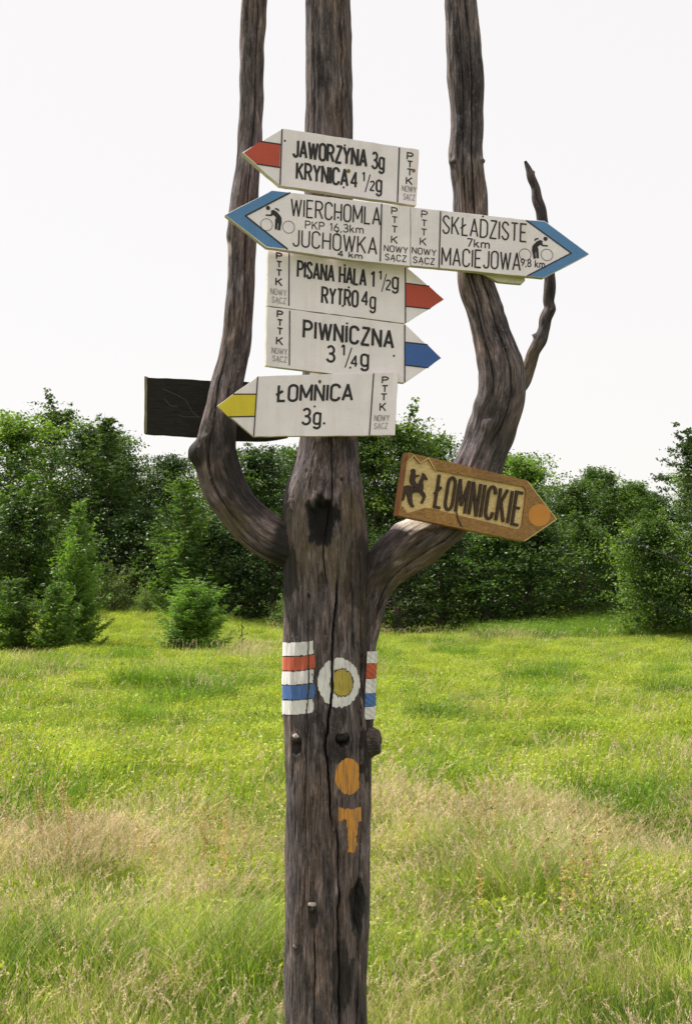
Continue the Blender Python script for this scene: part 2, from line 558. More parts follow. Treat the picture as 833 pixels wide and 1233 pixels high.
def build_trunk():
    th = np.concatenate([np.linspace(-0.05, math.pi + 0.05, 360), np.linspace(math.pi + 0.12, 2 * math.pi - 0.12, 60)])
    zs = np.concatenate([np.arange(0, at(0, 1260, D)[2], 0.02), np.arange(at(0, 1260, D)[2], at(0, -20, D)[2], 0.0042), np.arange(at(0, -20, D)[2], TR[-1, 2], 0.02)])
    zs[0] = -0.15
    Z, T = np.meshgrid(zs, th, indexing='ij')
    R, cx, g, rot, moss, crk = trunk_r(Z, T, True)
    v = np.stack([cx + R * np.cos(T), D - R * np.sin(T), Z], -1).reshape(-1, 3)
    nr, nt = Z.shape
    f = ring_faces(nr, nt)
    v, f = cap(v, f, nr, nt)
    v = v - TREE0
    m = np_mesh('trunk', v, f, True, [M_DEAD])
    pad = lambda a: np.concatenate([a.reshape(-1), [0, 0]])
    attr(m, 'grain', 'FLOAT_VECTOR', np.vstack([g.reshape(-1, 3), [[0, 0, 0], [0, 0, 0]]]))
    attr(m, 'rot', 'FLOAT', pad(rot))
    attr(m, 'moss', 'FLOAT', pad(moss))
    mobj('trunk', m, tree)
build_trunk()

def limb(name, pts, nt=160, seed=1, rot_shade=(), bare_lit=(), mosses=(), parent=tree, bumps=(), ds=0.005, amp=1.0, off=None, cracks=()):
    C = chain(pts, ds)
    P, r = C[:, :3], C[:, 3]
    T = np.gradient(P, axis=0)
    T /= np.linalg.norm(T, axis=1)[:, None]
    Fv = np.array([0, -1.0, 0]) - T * (T @ np.array([0, -1.0, 0]))[:, None]
    Fv /= np.linalg.norm(Fv, axis=1)[:, None]
    Sv = np.cross(T, Fv)
    s = np.concatenate([[0], np.cumsum(np.linalg.norm(np.diff(P, axis=0), axis=1))])
    th = np.linspace(0, 2 * math.pi, nt, endpoint=False)
    SS, TT = np.meshgrid(s, th, indexing='ij')
    RR = np.repeat(r[:, None], nt, 1)
    g = np.stack([np.cos(TT) * RR, np.sin(TT) * RR, SS], -1) + np.array([seed * 1.7, seed * 0.9, seed * 3.1])
    d = 0.15 * RR * vnoise(g * [16, 16, 9], 21) + 0.05 * RR * vnoise(g * [30, 30, 20], 22) + 0.0022 * amp * fbm(g * [50, 50, 10], 3, 31)
    d = d + amp * 0.0012 * np.clip(1 - np.abs(fbm(g * [95, 95, 4.0], 3, 44)), -0.5, 1) + 0.0006 * fbm(g * [300, 300, 18], 2, 52)
    base = P[:, None, :] + RR[..., None] * (np.cos(TT)[..., None] * Sv[:, None, :] + np.sin(TT)[..., None] * Fv[:, None, :])
    u = base[..., 0] / base[..., 1]; w = (base[..., 2] - EYE) / base[..., 1]
    vv = (w * CP - SP) / (CP + SP * w)
    PX, PY = CX + u * (CP - SP * vv) * F_PX, CY - vv * F_PX
    wob = fbm(g * [60, 60, 25], 3, 61)
    fr = S(-0.2, 0.3, np.sin(TT))
    for hx, hy, rx, ry, dep in bumps:
        q = np.sqrt(((PX - hx) / rx) ** 2 + ((PY - hy) / ry) ** 2)
        d = d + dep * S(1.1, 0.1, q + 0.1 * wob)
    masks = []
    for lst in (rot_shade, bare_lit, mosses):
        mk = np.zeros_like(d)
        for hx, hy, rx, ry, k in lst:
            q = np.sqrt(((PX - hx) / rx) ** 2 + ((PY - hy) / ry) ** 2) + 0.3 * wob
            mk = np.maximum(mk, k * S(1.2, 0.6, q))
        masks.append(mk)
    for s0, s1, ang, wd, dep in cracks:
        a = ang + 0.12 * vnoise(np.stack([SS * 9, 0 * SS, 0 * SS + seed], -1), 8)
        c = np.exp(-(((TT - a) * RR) / wd) ** 2) * S(s0, s0 + .05, SS) * S(s1, s1 - .05, SS)
        d = d - dep * c
        masks[0] = np.maximum(masks[0], 0.85 * S(0.25, 0.8, c))  # cracks darkened along their line
    R2 = RR + d
    v = P[:, None, :] + R2[..., None] * (np.cos(TT)[..., None] * Sv[:, None, :] + np.sin(TT)[..., None] * Fv[:, None, :])
    nr = len(s)
    f = ring_faces(nr, nt)[:, ::-1]
    v, f = cap(v.reshape(-1, 3), f, nr, nt)
    m = np_mesh(name, v - (TREE0 if off is None else off), f, True, [M_DEAD])
    attr(m, 'grain', 'FLOAT_VECTOR', np.vstack([g.reshape(-1, 3), [[0, 0, 0], [0, 0, 0]]]))
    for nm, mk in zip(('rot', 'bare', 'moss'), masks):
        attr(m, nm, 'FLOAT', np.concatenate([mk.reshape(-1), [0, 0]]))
    return mobj(name, m, parent)

PI = math.pi
limb('limb', [(385, 668, 26, 0.02), (352, 658, 27, 0.0), (326, 648, 27, 0.0), (303, 630, 26, 0), (283, 607, 25, 0), (267, 578, 24.5, 0), (260, 548, 24.5, 0),
              (263, 522, 23, 0), (268.5, 492, 20.5, 0), (274, 460, 19.5, 0), (280, 430, 18.5, 0), (285.5, 400, 17.8, 0), (289, 350, 17, 0), (291, 290, 16.5, 0),
              (295, 240, 16.5, 0), (299, 200, 16, 0), (302, 150, 15, 0), (304, 50, 15, 0), (305.5, 0, 15.3, 0), (306, -150, 14, 0.02), (303, -280, 11, 0.04)],
     seed=1, nt=150,
     rot_shade=[(350, 660, 24, 40, .85), (284, 560, 24, 60, .8), (300, 600, 22, 26, .7), (240, 545, 9, 20, .8), (262, 535, 22, 26, .6), (276, 278, 4, 14, .6), (278, 520, 12, 40, .6)],  # includes the board's shadow painted on the bend, and a darkened joint
     bare_lit=[(276, 300, 4, 8, .5), (273, 330, 3, 10, .35)],
     mosses=[(280, 630, 22, 30, .4)],
     bumps=[(236, 546, 11, 17, .016), (262, 600, 10, 12, .005), (249, 528, 8, 7, .006), (272, 283, 6, 12, .004), (290, 425, 7, 9, .003)],
     cracks=[(0.75, 1.9, 1.2, .0016, .008), (0.2, 0.7, 1.9, .002, .01)])
limb('limb', [(430, 905, 12, -0.005), (436, 870, 13, -0.015), (438, 830, 12, -0.02), (440, 790, 12, -0.02), (442, 760, 14, -0.015), (446, 730, 16, -0.01), (455, 700, 21, 0.0),
              (474, 675, 27, 0.0), (500, 655, 29, 0), (527, 636, 29, 0), (551, 610, 28.5, 0), (567, 580, 28, 0), (580, 548, 27.5, 0), (592, 515, 27.5, 0), (602, 482, 28, 0),
              (604, 455, 29, 0), (600, 430, 27.5, 0), (592, 400, 24.5, 0), (583, 370, 22.5, 0), (571, 330, 20, 0), (565, 260, 19.5, 0), (562, 200, 20.5, 0), (561, 150, 20.3, 0),
              (560, 100, 20.5, 0), (557, 50, 20, 0), (555, 0, 19, 0), (552, -150, 17, .02), (548, -280, 13, .04)],
     seed=2, nt=170,
     rot_shade=[(455, 690, 20, 60, .5), (530, 625, 40, 20, .8), (500, 650, 32, 20, .35), (442, 900, 16, 30, .7), (442, 760, 4, 130, .55), (598, 505, 14, 14, .5), (583, 470, 12, 40, .4), (600, 530, 16, 24, .45), (546, 195, 4, 3, .8), (582, 194, 6, 2.5, .8), (607, 372, 4, 5, .7), (560, 95, 4, 60, .35)],  # includes the shadow below the carved sign, painted on the limb
     bare_lit=[(477, 627, 30, 5.5, 1.0), (498, 632, 20, 7, .7)],  # sunlit top of the limb painted pale
     mosses=[(470, 700, 26, 18, .5), (520, 668, 40, 12, .5)],
     bumps=[(590, 510, 12, 12, .008), (622, 440, 12, 20, .006), (577, 488, 8, 14, .005), (545, 195, 4, 5, .006), (580, 194, 4, 4, .007), (604, 370, 4, 8, .004), (623, 470, 9, 16, .004), (470, 634, 26, 8, .006)],
     cracks=[(0.9, 2.4, 1.35, .0018, .010), (1.0, 1.5, 2.1, .0016, .008), (0.25, 0.8, 1.0, .002, .012), (1.2, 2.3, 1.9, .0012, .006)])
limb('limb', [(612, 480, 9, 0.02), (628, 458, 9, 0.035), (636, 441, 7.8, .045), (642, 424, 7.0, .05), (650, 410, 7.6, .052), (655, 396, 6.2, .054), (657, 384, 6.8, .055), (662, 372, 6.4, .056), (660.5, 362, 5.8, .057),
              (662, 345, 6.8, .058), (661, 320, 6.4, .058), (659, 295, 6.4, .058), (654, 272, 6.2, .058), (651, 254, 5.8, .058), (646, 240, 5.8, .058), (644, 226, 4.6, .058), (639, 214, 4.2, .058), (636, 204, 2.8, .058), (632, 194, 0.6, .058)],
     seed=3, nt=64, ds=0.005, amp=1.0, rot_shade=[(655, 380, 14, 300, .6), (658, 300, 20, 200, .35)], mosses=[(655, 440, 30, 30, .6)], bumps=[(643, 404, 4, 4, .010), (665, 372, 4, 5, .007), (648, 249, 3, 4, .004), (640, 208, 3, 3, .004)])

def stub(px, py, r, L, dx=0.0, dz=0.15, bare=0.0, rotk=0.5, name='branch_stub', depth=None, seed=7, dyf=-1.0, rag=.28):
    """short broken or sawn branch end sticking out of the trunk"""
    cx = np.interp(at(px, py, D)[2], TR[:, 2], TR[:, 0])
    rr = np.interp(at(px, py, D)[2], TR[:, 2], TR[:, 3])
    p0 = at(px, py, D - 0.08)
    c = np.clip((p0[0] - cx) / rr, -0.98, 0.98)
    y = D - rr * math.sqrt(1 - c * c)
    p0 = at(px, py, y)
    d = np.array([dx + c, dyf, dz]); d /= np.linalg.norm(d)
    a = np.cross(d, [0, 0, 1.0]); a /= np.linalg.norm(a)
    b = np.cross(d, a)
    nt, prof = 28, [(-0.03, 1.35), (-0.004, 1.25), (0.15 * L, 1.08), (0.5 * L, 1.0), (0.9 * L, 0.92), (L, 0.8), (L * 1.02, 0.5), (L * 0.98, 0.2)]
    th = np.linspace(0, 2 * PI, nt, endpoint=False)
    R = r * PXM
    vs_, gr, br = [], [], []
    for i, (h, k) in enumerate(prof):
        q = np.stack([np.cos(th), np.sin(th), np.full(nt, h * 40)], -1)
        w = k * R * (1 + rag * vnoise(q * [1.7, 1.7, 1] + seed, 3))
        vs_.append(p0 + d * (h + 0.002 * vnoise(q * 2 + seed, 4)[:, None]) + w[:, None] * (np.cos(th)[:, None] * a + np.sin(th)[:, None] * b))
        gr.append(np.stack([w * np.cos(th), w * np.sin(th), np.full(nt, h)], -1))
        br.append(bare * S(0.0, 0.9, -np.sin(th)) * (1.0 if h > 0.1 * L else 0.0))  # upper side of the stub painted pale as if sunlit
    v = np.vstack(vs_)
    f = ring_faces(len(prof), nt)
    g, br = np.vstack(gr), np.concatenate(br)
    v, f = cap(v, f, len(prof), nt)
    m = np_mesh(name, v - TREE0, f, True, [M_DEAD])
    attr(m, 'grain', 'FLOAT_VECTOR', np.vstack([g, [[0, 0, 0]] * 2]))
    attr(m, 'rot', 'FLOAT', np.concatenate([rotk * (1 - br), [rotk, rotk]]))
    attr(m, 'bare', 'FLOAT', np.concatenate([br, [0, 0]]))
    mobj(name, m, tree)
stub(449, 893, 13.5, 0.018, dx=1.8, dz=0.12, rotk=0.35, dyf=-0.45, seed=2, rag=.3)
stub(357, 889, 4.5, 0.008, dz=0.25, bare=1.0, rotk=0.8, seed=3)
stub(377, 1092, 5.5, 0.009, dz=0.3, bare=1.0, rotk=0.8, seed=4)
stub(356, 1141, 3.2, 0.005, dz=0.2, bare=0.7, rotk=0.6, seed=5)
stub(412, 884, 6.5, 0.002, dz=0.2, bare=0.25, rotk=0.9, seed=6)
stub(352, 608, 9, 0.010, dx=-.5, dz=0.2, bare=0.0, rotk=0.1, seed=8)

def surf_on_trunk(PX, PY, lift):
    a = (PX - CX) / F_PX; v = (CY - PY) / F_PX
    yy = CP - SP * v
    ux, uz = a / yy, (SP + CP * v) / yy
    Y = np.full(PX.shape, D - 0.1)
    for _ in range(10):
        z = EYE + uz * Y; x = ux * Y
        cx, r = trunk_at(z)
        c = np.clip((x - cx) / r, -0.999, 0.999)
        Y = D - r * np.sqrt(1 - c * c)
    th = np.arccos(c)
    R, cx, g, rot, moss, crk = trunk_r(z, th, True)
    R = R + lift
    return np.stack([cx + R * np.cos(th), D - R * np.sin(th), z], -1), g, crk

def paint(name, x0, x1, y0, y1, inside, material, lift, label=None, step=0.8, seed=0, bend=0):
    xs = np.arange(x0, x1 + step, step); ys = np.arange(y0, y1 + step, step)
    PX, PY = np.meshgrid(xs, ys)
    P, g, crk = surf_on_trunk(PX, PY, lift)
    wob = 0.9 * vnoise(np.stack([PX * 0.45, PY * 0.12, 0 * PX + seed], -1), 71) + 0.5 * vnoise(np.stack([PX * 1.1, PY * .4, 0 * PX + seed], -1), 72)
    ok = inside(PX, PY, wob) & (crk < 0.30)
    nx = len(xs)
    i = (np.arange(len(ys) - 1)[:, None] * nx + np.arange(nx - 1)[None, :])
    k = ok[:-1, :-1] & ok[1:, :-1] & ok[:-1, 1:] & ok[1:, 1:]
    i = i[k]
    f = np.stack([i, i + nx, i + nx + 1, i + 1], -1)
    used = np.unique(f)
    remap = np.full(PX.size, -1); remap[used] = np.arange(len(used))
    m = np_mesh(name, P.reshape(-1, 3)[used] - TREE0, remap[f], True, [material])
    attr(m, 'grain', 'FLOAT_VECTOR', g.reshape(-1, 3)[used])
    o = mobj(name, m, tree)
    if label: o['label'] = label
    return o

def ell(cx, cy, rx, ry, k=1.0):
    return lambda X, Y, w: np.sqrt(((X - cx) / rx) ** 2 + ((Y - cy) / ry) ** 2) < 1 + k * w / 16
for y0, y1, mt, nm in ((774, 791.5, B_WHITE, 'white'), (791.5, 809, B_RED, 'red'), (809, 826, B_WHITE, 'white'), (826, 844, B_BLUE, 'blue'), (844, 862, B_WHITE, 'white')):
    paint('trail_stripe', 340, 384, y0 - 6, y1 + 6,
          lambda X, Y, w, y0=y0, y1=y1: (Y + 0.07 * (X - 342) + 0.012 * (X - 360) ** 2 * 0.3 + 0.5 * w > y0 + 0.2) & (Y + 0.07 * (X - 342) + 0.012 * (X - 360) ** 2 * 0.3 + 0.5 * w < y1 - 0.2) & (X < 377.5 + 1.6 * w + (2.5 if mt is not B_WHITE else 0)),
          mt, 0.0012, nm + ' painted stripe on the left of the trunk', seed=y0)
paint('trail_disc', 380, 436, 788, 856, ell(408, 822, 25.5, 30.5, .7), B_WHITE, 0.0012, 'white painted ring around a yellow disc', seed=3)
B_DARK = blaze('dark_ring_paint', (0.06, 0.04, 0.02), 0.6, 0.3)
paint('trail_disc', 394, 429, 800, 844, ell(411.5, 822, 15.0, 18.0, 1.3), B_DARK, 0.0017, 'thin dark ring around the yellow disc', seed=4)
paint('trail_disc', 394, 428, 802, 842, ell(411.5, 822, 13.5, 16.5, 1.3), B_YEL, 0.0022, 'ochre yellow disc inside the white ring', seed=4)
paint('trail_disc', 400, 438, 908, 962, ell(419, 935, 16, 22.5, .6), B_ORANGE, 0.0012, 'orange painted disc below the ring', seed=5)
paint('trail_mark', 402, 440, 968, 1034,
      lambda X, Y, w: (((np.abs(Y - 980.5) < 7.2 + 1.2 * w + 1.8 * (np.abs(X - 421) > 8)) & (np.abs(X - 421) < 13.5 + 1.5 * w)) | ((np.abs(X - 423.5 + (Y - 980) * 0.0) < 6.8 - (Y - 985) * 0.045 + 1.0 * w) & (Y > 980) & (Y < 1027 + 2 * w))),
      B_ORANGE, 0.0012, 'orange painted letter T', seed=6)

# stripes on the fused right stem: short bands wrapped round it
def stem_stripes():
    C = chain([(430, 905, 12, -0.005), (436, 870, 13, -0.015), (438, 830, 12, -0.02), (440, 790, 12, -0.02), (442, 760, 14, -0.015), (446, 730, 16, -0.01)], 0.004)
    for y0, y1, mt, nm in ((784, 798.5, B_WHITE, 'white'), (798.5, 817, B_RED, 'red'), (817, 834, B_WHITE, 'white'), (834, 850.5, B_BLUE, 'blue'), (850.5, 866, B_WHITE, 'white')):
        ys = np.arange(y0, y1 + .1, 1.0); ts = np.linspace(math.radians(8), math.radians(84), 26)
        v, g = [], []
        for y in ys:
            z = at(440, y, D - .03)[2]
            k = np.argmin(np.abs(C[:, 2] - z))
            for t in ts:
                R = C[k, 3] + 0.0056 + 0.0006 * math.sin(y + t * 9)
                v.append([C[k, 0] + R * math.cos(t), C[k, 1] - R * math.sin(t), z]); g.append([R * math.cos(t), R * math.sin(t), z])
        nx = len(ts)
        i = (np.arange(len(ys) - 1)[:, None] * nx + np.arange(nx - 1)[None, :]).ravel()
        f = np.stack([i, i + 1, i + nx + 1, i + nx], -1)
        m = np_mesh('trail_stripe', np.array(v) - TREE0, f[:, ::-1], True, [mt])
        attr(m, 'grain', 'FLOAT_VECTOR', g)
        mobj('trail_stripe', m, tree)['label'] = nm + ' painted stripe on the right stem of the trunk'
stem_stripes()

# ------------------------------------------------------------------ boards
class Board:
    """a flat board: photo points are dropped onto its plane, which is turned about the vertical"""
    def __init__(s, name, px, py, Y, yaw, label, cat='sign', tilt=0.0):
        s.o = at(px, py, Y)
        a = math.radians(yaw)
        s.R = np.array([math.cos(a), math.sin(a), 0.0])
        t = math.radians(tilt)
        s.N = np.array([math.sin(a) * math.cos(t), -math.cos(a) * math.cos(t), -math.sin(t)])
        s.U = np.cross(s.R, s.N); s.U = s.U / np.linalg.norm(s.U)
        if s.U[2] < 0: s.U = -s.U
        s.e = empty(name, s.o)
        tag(s.e, label, cat)
    def P(s, px, py, off=0.0):
        a, b = ray(px, py)
        d = np.array([a, 1.0, b]); c = np.array([0, 0, EYE])
        t = ((s.o - c) @ s.N) / (d @ s.N)
        return c + d * t + s.N * off - s.o
    def slab(s, name, loop, front, thick, material, edge=None, holes=(), bevel=0.0, jitter=0.0, sub=0, label=None, seed=0):
        def prep(lp):
            if not sub: return lp
            rs = random.Random(seed + 17); out = []
            for i in range(len(lp)):
                a, b = lp[i], lp[(i + 1) % len(lp)]
                L = math.hypot(b[0] - a[0], b[1] - a[1]); n = max(1, int(L / sub))
                for k in range(n):
                    q = k / n
                    j = 0 if k == 0 else jitter
                    out.append((a[0] + (b[0] - a[0]) * q + rs.uniform(-j, j), a[1] + (b[1] - a[1]) * q + rs.uniform(-j, j)))
            return out
        loops = [prep(list(loop))] + [list(h) for h in holes]
        front_v = [[Vector(s.P(x, y, front)) for x, y in lp] for lp in loops]
        flat = [v for lp in front_v for v in lp]
        N = Vector(s.N)
        bm = bmesh.new()
        fv = [bm.verts.new(v) for v in flat]
        bv = [bm.verts.new(v - N * thick) for v in flat] if thick else None
        if not holes:
            q = bm.faces.new(fv); faces = [q]
            q.normal_update()
            if q.normal.dot(N) < 0: q.normal_flip()
            if bv:
                q2 = bm.faces.new(bv); q2.normal_update()
                if q2.normal.dot(N) > 0: q2.normal_flip()
        else:
            ed, k = [], 0
            for lp in loops:
                n = len(lp)
                ed += [bm.edges.new((fv[k + i], fv[k + (i + 1) % n])) for i in range(n)]
                k += n
            bmesh.ops.triangle_fill(bm, edges=ed, use_beauty=True, use_dissolve=False, normal=N)
            idx = {v: i for i, v in enumerate(fv)}
            tris = [[idx[v] for v in q.verts] for q in bm.faces]
            for q in list(bm.faces):
                q.normal_update()
                if q.normal.dot(N) < 0: q.normal_flip()
            for t in tris:
                q = bm.faces.new([bv[i] for i in t]); q.normal_update()
                if q.normal.dot(N) > 0: q.normal_flip()
        if bv:
            k = 0
            for lp in loops:
                n = len(lp)
                for i in range(n):
                    a, b = k + i, k + (i + 1) % n
                    q = bm.faces.new([fv[a], fv[b], bv[b], bv[a]])
                    q.material_index = 1 if edge else 0
                k += n
            if not holes: bmesh.ops.recalc_face_normals(bm, faces=bm.faces)
        m = bpy.data.meshes.new(name)
        bm.to_mesh(m); bm.free()
        m.materials.append(material)
        if edge: m.materials.append(edge)
        o = mobj(name, m, s.e)
        if label: o['label'] = label
        if bevel:
            b = o.modifiers.new('bevel', 'BEVEL'); b.width = bevel; b.segments = 2; b.limit_method = 'ANGLE'; b.angle_limit = math.radians(50)
        return o
    def ribbons(s, name, lines, width, off, material, thick=0.0, label=None):
        """lines: polylines in photo px; width px (number)"""
        if name in ('black_line', 'cyclist_symbol', 'scratch', 'carved_line') and len(lines) > 1:
            for one in lines: s.ribbons(name, [one], width, off, material, thick, label)
            return
        vsx, fs, side = [], [], []
        cut = []
        for ln in lines:
            ln = [p for i, p in enumerate(ln) if i == 0 or math.hypot(p[0] - ln[i - 1][0], p[1] - ln[i - 1][1]) > 1e-4]
            cur = [tuple(ln[0])]
            for i in range(1, len(ln)):
                p = tuple(ln[i])
                cur.append(p)
                if i < len(ln) - 1:
                    a, q = ln[i - 1], ln[i + 1]
                    u = (p[0] - a[0], p[1] - a[1]); w = (q[0] - p[0], q[1] - p[1])
                    cs = (u[0] * w[0] + u[1] * w[1]) / (math.hypot(*u) * math.hypot(*w))
                    if cs < -0.2:                 # a sharp turn: end this stroke a little past the corner, start a new one
                        k = width * .18
                        lu, lw = math.hypot(*u), math.hypot(*w)
                        cur[-1] = (p[0] + u[0] / lu * k, p[1] + u[1] / lu * k)
                        cut.append(cur)
                        cur = [(p[0] - w[0] / lw * k, p[1] - w[1] / lw * k)]
            cut.append(cur)
        for ln in cut:
            ln = [p for i, p in enumerate(ln) if i == 0 or math.hypot(p[0] - ln[i - 1][0], p[1] - ln[i - 1][1]) > 1e-4]
            if len(ln) < 2: continue
            P = np.array(ln, float)
            off += 0.00003
            closed = np.hypot(*(P[0] - P[-1])) < 1e-3 and len(P) > 3
            if closed: P = P[:-1]
            n = len(P); base = len(vsx)
            for i in range(n):
                a = P[i - 1] if (i or closed) else None
                b = P[(i + 1) % n] if (i < n - 1 or closed) else None
                t1 = (P[i] - a) / np.hypot(*(P[i] - a)) if a is not None else None
                t2 = (b - P[i]) / np.hypot(*(b - P[i])) if b is not None else None
                if t1 is None: t1 = t2
                if t2 is None: t2 = t1
                n1, n2 = np.array([-t1[1], t1[0]]), np.array([-t2[1], t2[0]])
                mdir = n1 + n2
                L = np.hypot(*mdir)
                mdir = n1 if L < 1e-3 else mdir / L
                k = min(1.9, 1 / max(0.2, abs(mdir @ n1)))
                h = width / 2 * k
                vsx.append(s.P(*(P[i] + mdir * h), off)); vsx.append(s.P(*(P[i] - mdir * h), off))
            rng = range(n if closed else n - 1)
            for i in rng:
                a, b = base + 2 * i, base + 2 * ((i + 1) % n)
                fs.append((a, a + 1, b + 1, b)); side.append((a, b)); side.append((b + 1, a + 1))
            if not closed:
                side.append((base + 1, base)); side.append((base + 2 * n - 2, base + 2 * n - 1))
        v = np.array(vsx); f = np.array(fs)
        if thick:
            n = len(v)
            v = np.vstack([v, v - s.N * thick])
            f = np.vstack([f, [(a, b, b + n, a + n) for a, b in side]])
        else:
            nrm = np.cross(v[f[:, 1]] - v[f[:, 0]], v[f[:, 2]] - v[f[:, 1]])
            bad = nrm @ s.N < 0
            f[bad] = f[bad][:, ::-1]
        m = np_mesh(name, v, f, False, [material])
        if thick:
            bm = bmesh.new(); bm.from_mesh(m); bmesh.ops.recalc_face_normals(bm, faces=bm.faces); bm.to_mesh(m); bm.free()
        o = mobj(name, m, s.e)
        if label: o['label'] = label
        return o
    def disc(s, name, px, py, r, off, material, dome=0.0, thick=0.0, label=None, sq=1.0, n=24):
        if dome:
            vv = [s.P(px, py, off + dome)]
            for k, h in ((0.6, 0.75), (1.0, 0.0)):
                for i in range(12):
                    a = 2 * PI * i / 12
                    vv.append(s.P(px + k * r * math.cos(a), py + k * r * math.sin(a), off + dome * h))
            bm = bmesh.new(); q = [bm.verts.new(x) for x in vv]
            for i in range(12):
                j = (i + 1) % 12
                bm.faces.new([q[0], q[1 + j], q[1 + i]]); bm.faces.new([q[1 + i], q[1 + j], q[13 + j], q[13 + i]])
            m = bpy.data.meshes.new(name); bm.to_mesh(m); bm.free()
            m.materials.append(material)
            o = mobj(name, m, s.e)
        else:
            loop = [(px + r * math.cos(2 * PI * i / n), py + sq * r * math.sin(2 * PI * i / n)) for i in range(n)]
            o = s.slab(name, loop, off, thick, material)
        if label: o['label'] = label
        return o

def arc(cx, cy, rx, ry, a0, a1, n=9):
    return [(cx + rx * math.cos(math.radians(a0 + (a1 - a0) * i / n)), cy + ry * math.sin(math.radians(a0 + (a1 - a0) * i / n))) for i in range(n + 1)]
def loop_o(w, h0=0.0, h1=1.0, k=0.22):
    c = w / 2
    return arc(c, h1 - k, c, k, 0, 180) + arc(c, h0 + k, c, k, 180, 360) + [(w, h1 - k)]
A_ = [[(0, 0), (.22, 1), (.44, 0)], [(.075, .3), (.365, .3)]]
L_ = [[(0, 1), (0, 0), (.33, 0)]]
P_ = [(0, 0), (0, 1), (.2, 1)] + arc(.2, .75, .2, .25, 90, -90) + [(0, .5)]
G = {
 'A': (.44, A_), 'Ą': (.44, A_ + [[(.36, -.06), (.30, -.2)]]), 'C': (.40, [arc(.2, .78, .2, .22, 0, 180) + arc(.2, .22, .2, .22, 180, 360)]),
 'D': (.42, [[(0, 0), (0, 1), (.16, 1)] + arc(.16, .72, .26, .28, 90, 0) + arc(.16, .28, .26, .28, 0, -90) + [(0, 0)]]),
 'E': (.36, [[(.36, 1), (0, 1), (0, 0), (.36, 0)], [(0, .52), (.3, .52)]]), 'H': (.40, [[(0, 0), (0, 1)], [(.4, 0), (.4, 1)], [(0, .5), (.4, .5)]]),
 'I': (.02, [[(.01, 0), (.01, 1)]]), 'J': (.30, [[(.3, 1), (.3, .22)] + arc(.15, .2, .15, .2, 0, -175)]),
 'K': (.42, [[(0, 0), (0, 1)], [(.40, 1), (0, .38)], [(.13, .58), (.42, 0)]]), 'L': (.33, L_), 'Ł': (.38, [[(x + .05, y) for x, y in L_[0]], [(-.06, .38), (.26, .64)]]),
 'M': (.52, [[(0, 0), (0, 1), (.26, .22), (.52, 1), (.52, 0)]]), 'N': (.41, [[(0, 0), (0, 1), (.41, 0), (.41, 1)]]), 'O': (.40, [loop_o(.40)]),
 'Ó': (.40, [loop_o(.40), [(.16, 1.08), (.28, 1.24)]]), 'P': (.40, [P_]), 'R': (.42, [P_, [(.2, .5), (.42, 0)]]),
 'S': (.38, [arc(.19, .76, .18, .24, 15, 190) + [(.19, .5)] + arc(.19, .25, .19, .25, 20, -170)]), 'T': (.40, [[(0, 1), (.4, 1)], [(.2, 1), (.2, 0)]]),
 'U': (.40, [[(0, 1), (0, .22)] + arc(.2, .22, .2, .22, 180, 360) + [(.4, 1)]]), 'W': (.60, [[(0, 1), (.15, 0), (.30, .93), (.45, 0), (.60, 1)]]),
 'Y': (.42, [[(0, 1), (.21, .48), (.42, 1)], [(.21, .48), (.21, 0)]]), 'Z': (.38, [[(.02, 1), (.38, 1), (0, 0), (.39, 0)]]),
 '1': (.17, [[(0, .80), (.13, 1), (.13, 0)]]), '2': (.38, [arc(.19, .77, .18, .23, 165, 0) + [(0, 0), (.38, 0)]]),
 '3': (.38, [arc(.18, .76, .17, .24, 155, -75) + [(.1, .52)], [(.1, .52)] + arc(.18, .26, .20, .26, 78, -160)]), '4': (.42, [[(.3, 0), (.3, 1), (0, .28), (.42, .28)]]),
 '6': (.38, [arc(.19, .28, .19, .28, 0, 360, 14), [(0.01, .32), (.08, .66), (.26, 1)]]), '7': (.36, [[(0, 1), (.36, 1), (.12, 0)]]),
 '8': (.38, [arc(.19, .76, .16, .24, 0, 360, 14), arc(.19, .26, .19, .26, 0, 360, 14)]), '9': (.38, [arc(.19, .72, .19, .28, 0, 360, 14), [(.375, .68), (.30, .34), (.12, 0)]]),
 ',': (.06, [[(.06, .08), (.01, -.16)]]), '.': (.08, [[(.04, -.01), (.04, .12)]]), '/': (.30, [[(0, -.12), (.30, 1.02)]]),
 'g': (.36, [loop_o(.34, .02, .72, .18), [(.34, .74), (.34, -.1)] + arc(.17, -.08, .17, .17, 0, -165)]),
 'k': (.34, [[(0, 0), (0, 1)], [(.30, .68), (0, .28)], [(.1, .42), (.34, 0)]]), 'm': (.58, [[(0, 0), (0, .68)], [(0, .44)] + arc(.145, .46, .145, .2, 180, 0) + [(.29, 0)], [(.29, .44)] + arc(.435, .46, .145, .2, 180, 0) + [(.58, 0)]]),
 ' ': (.16, [])}

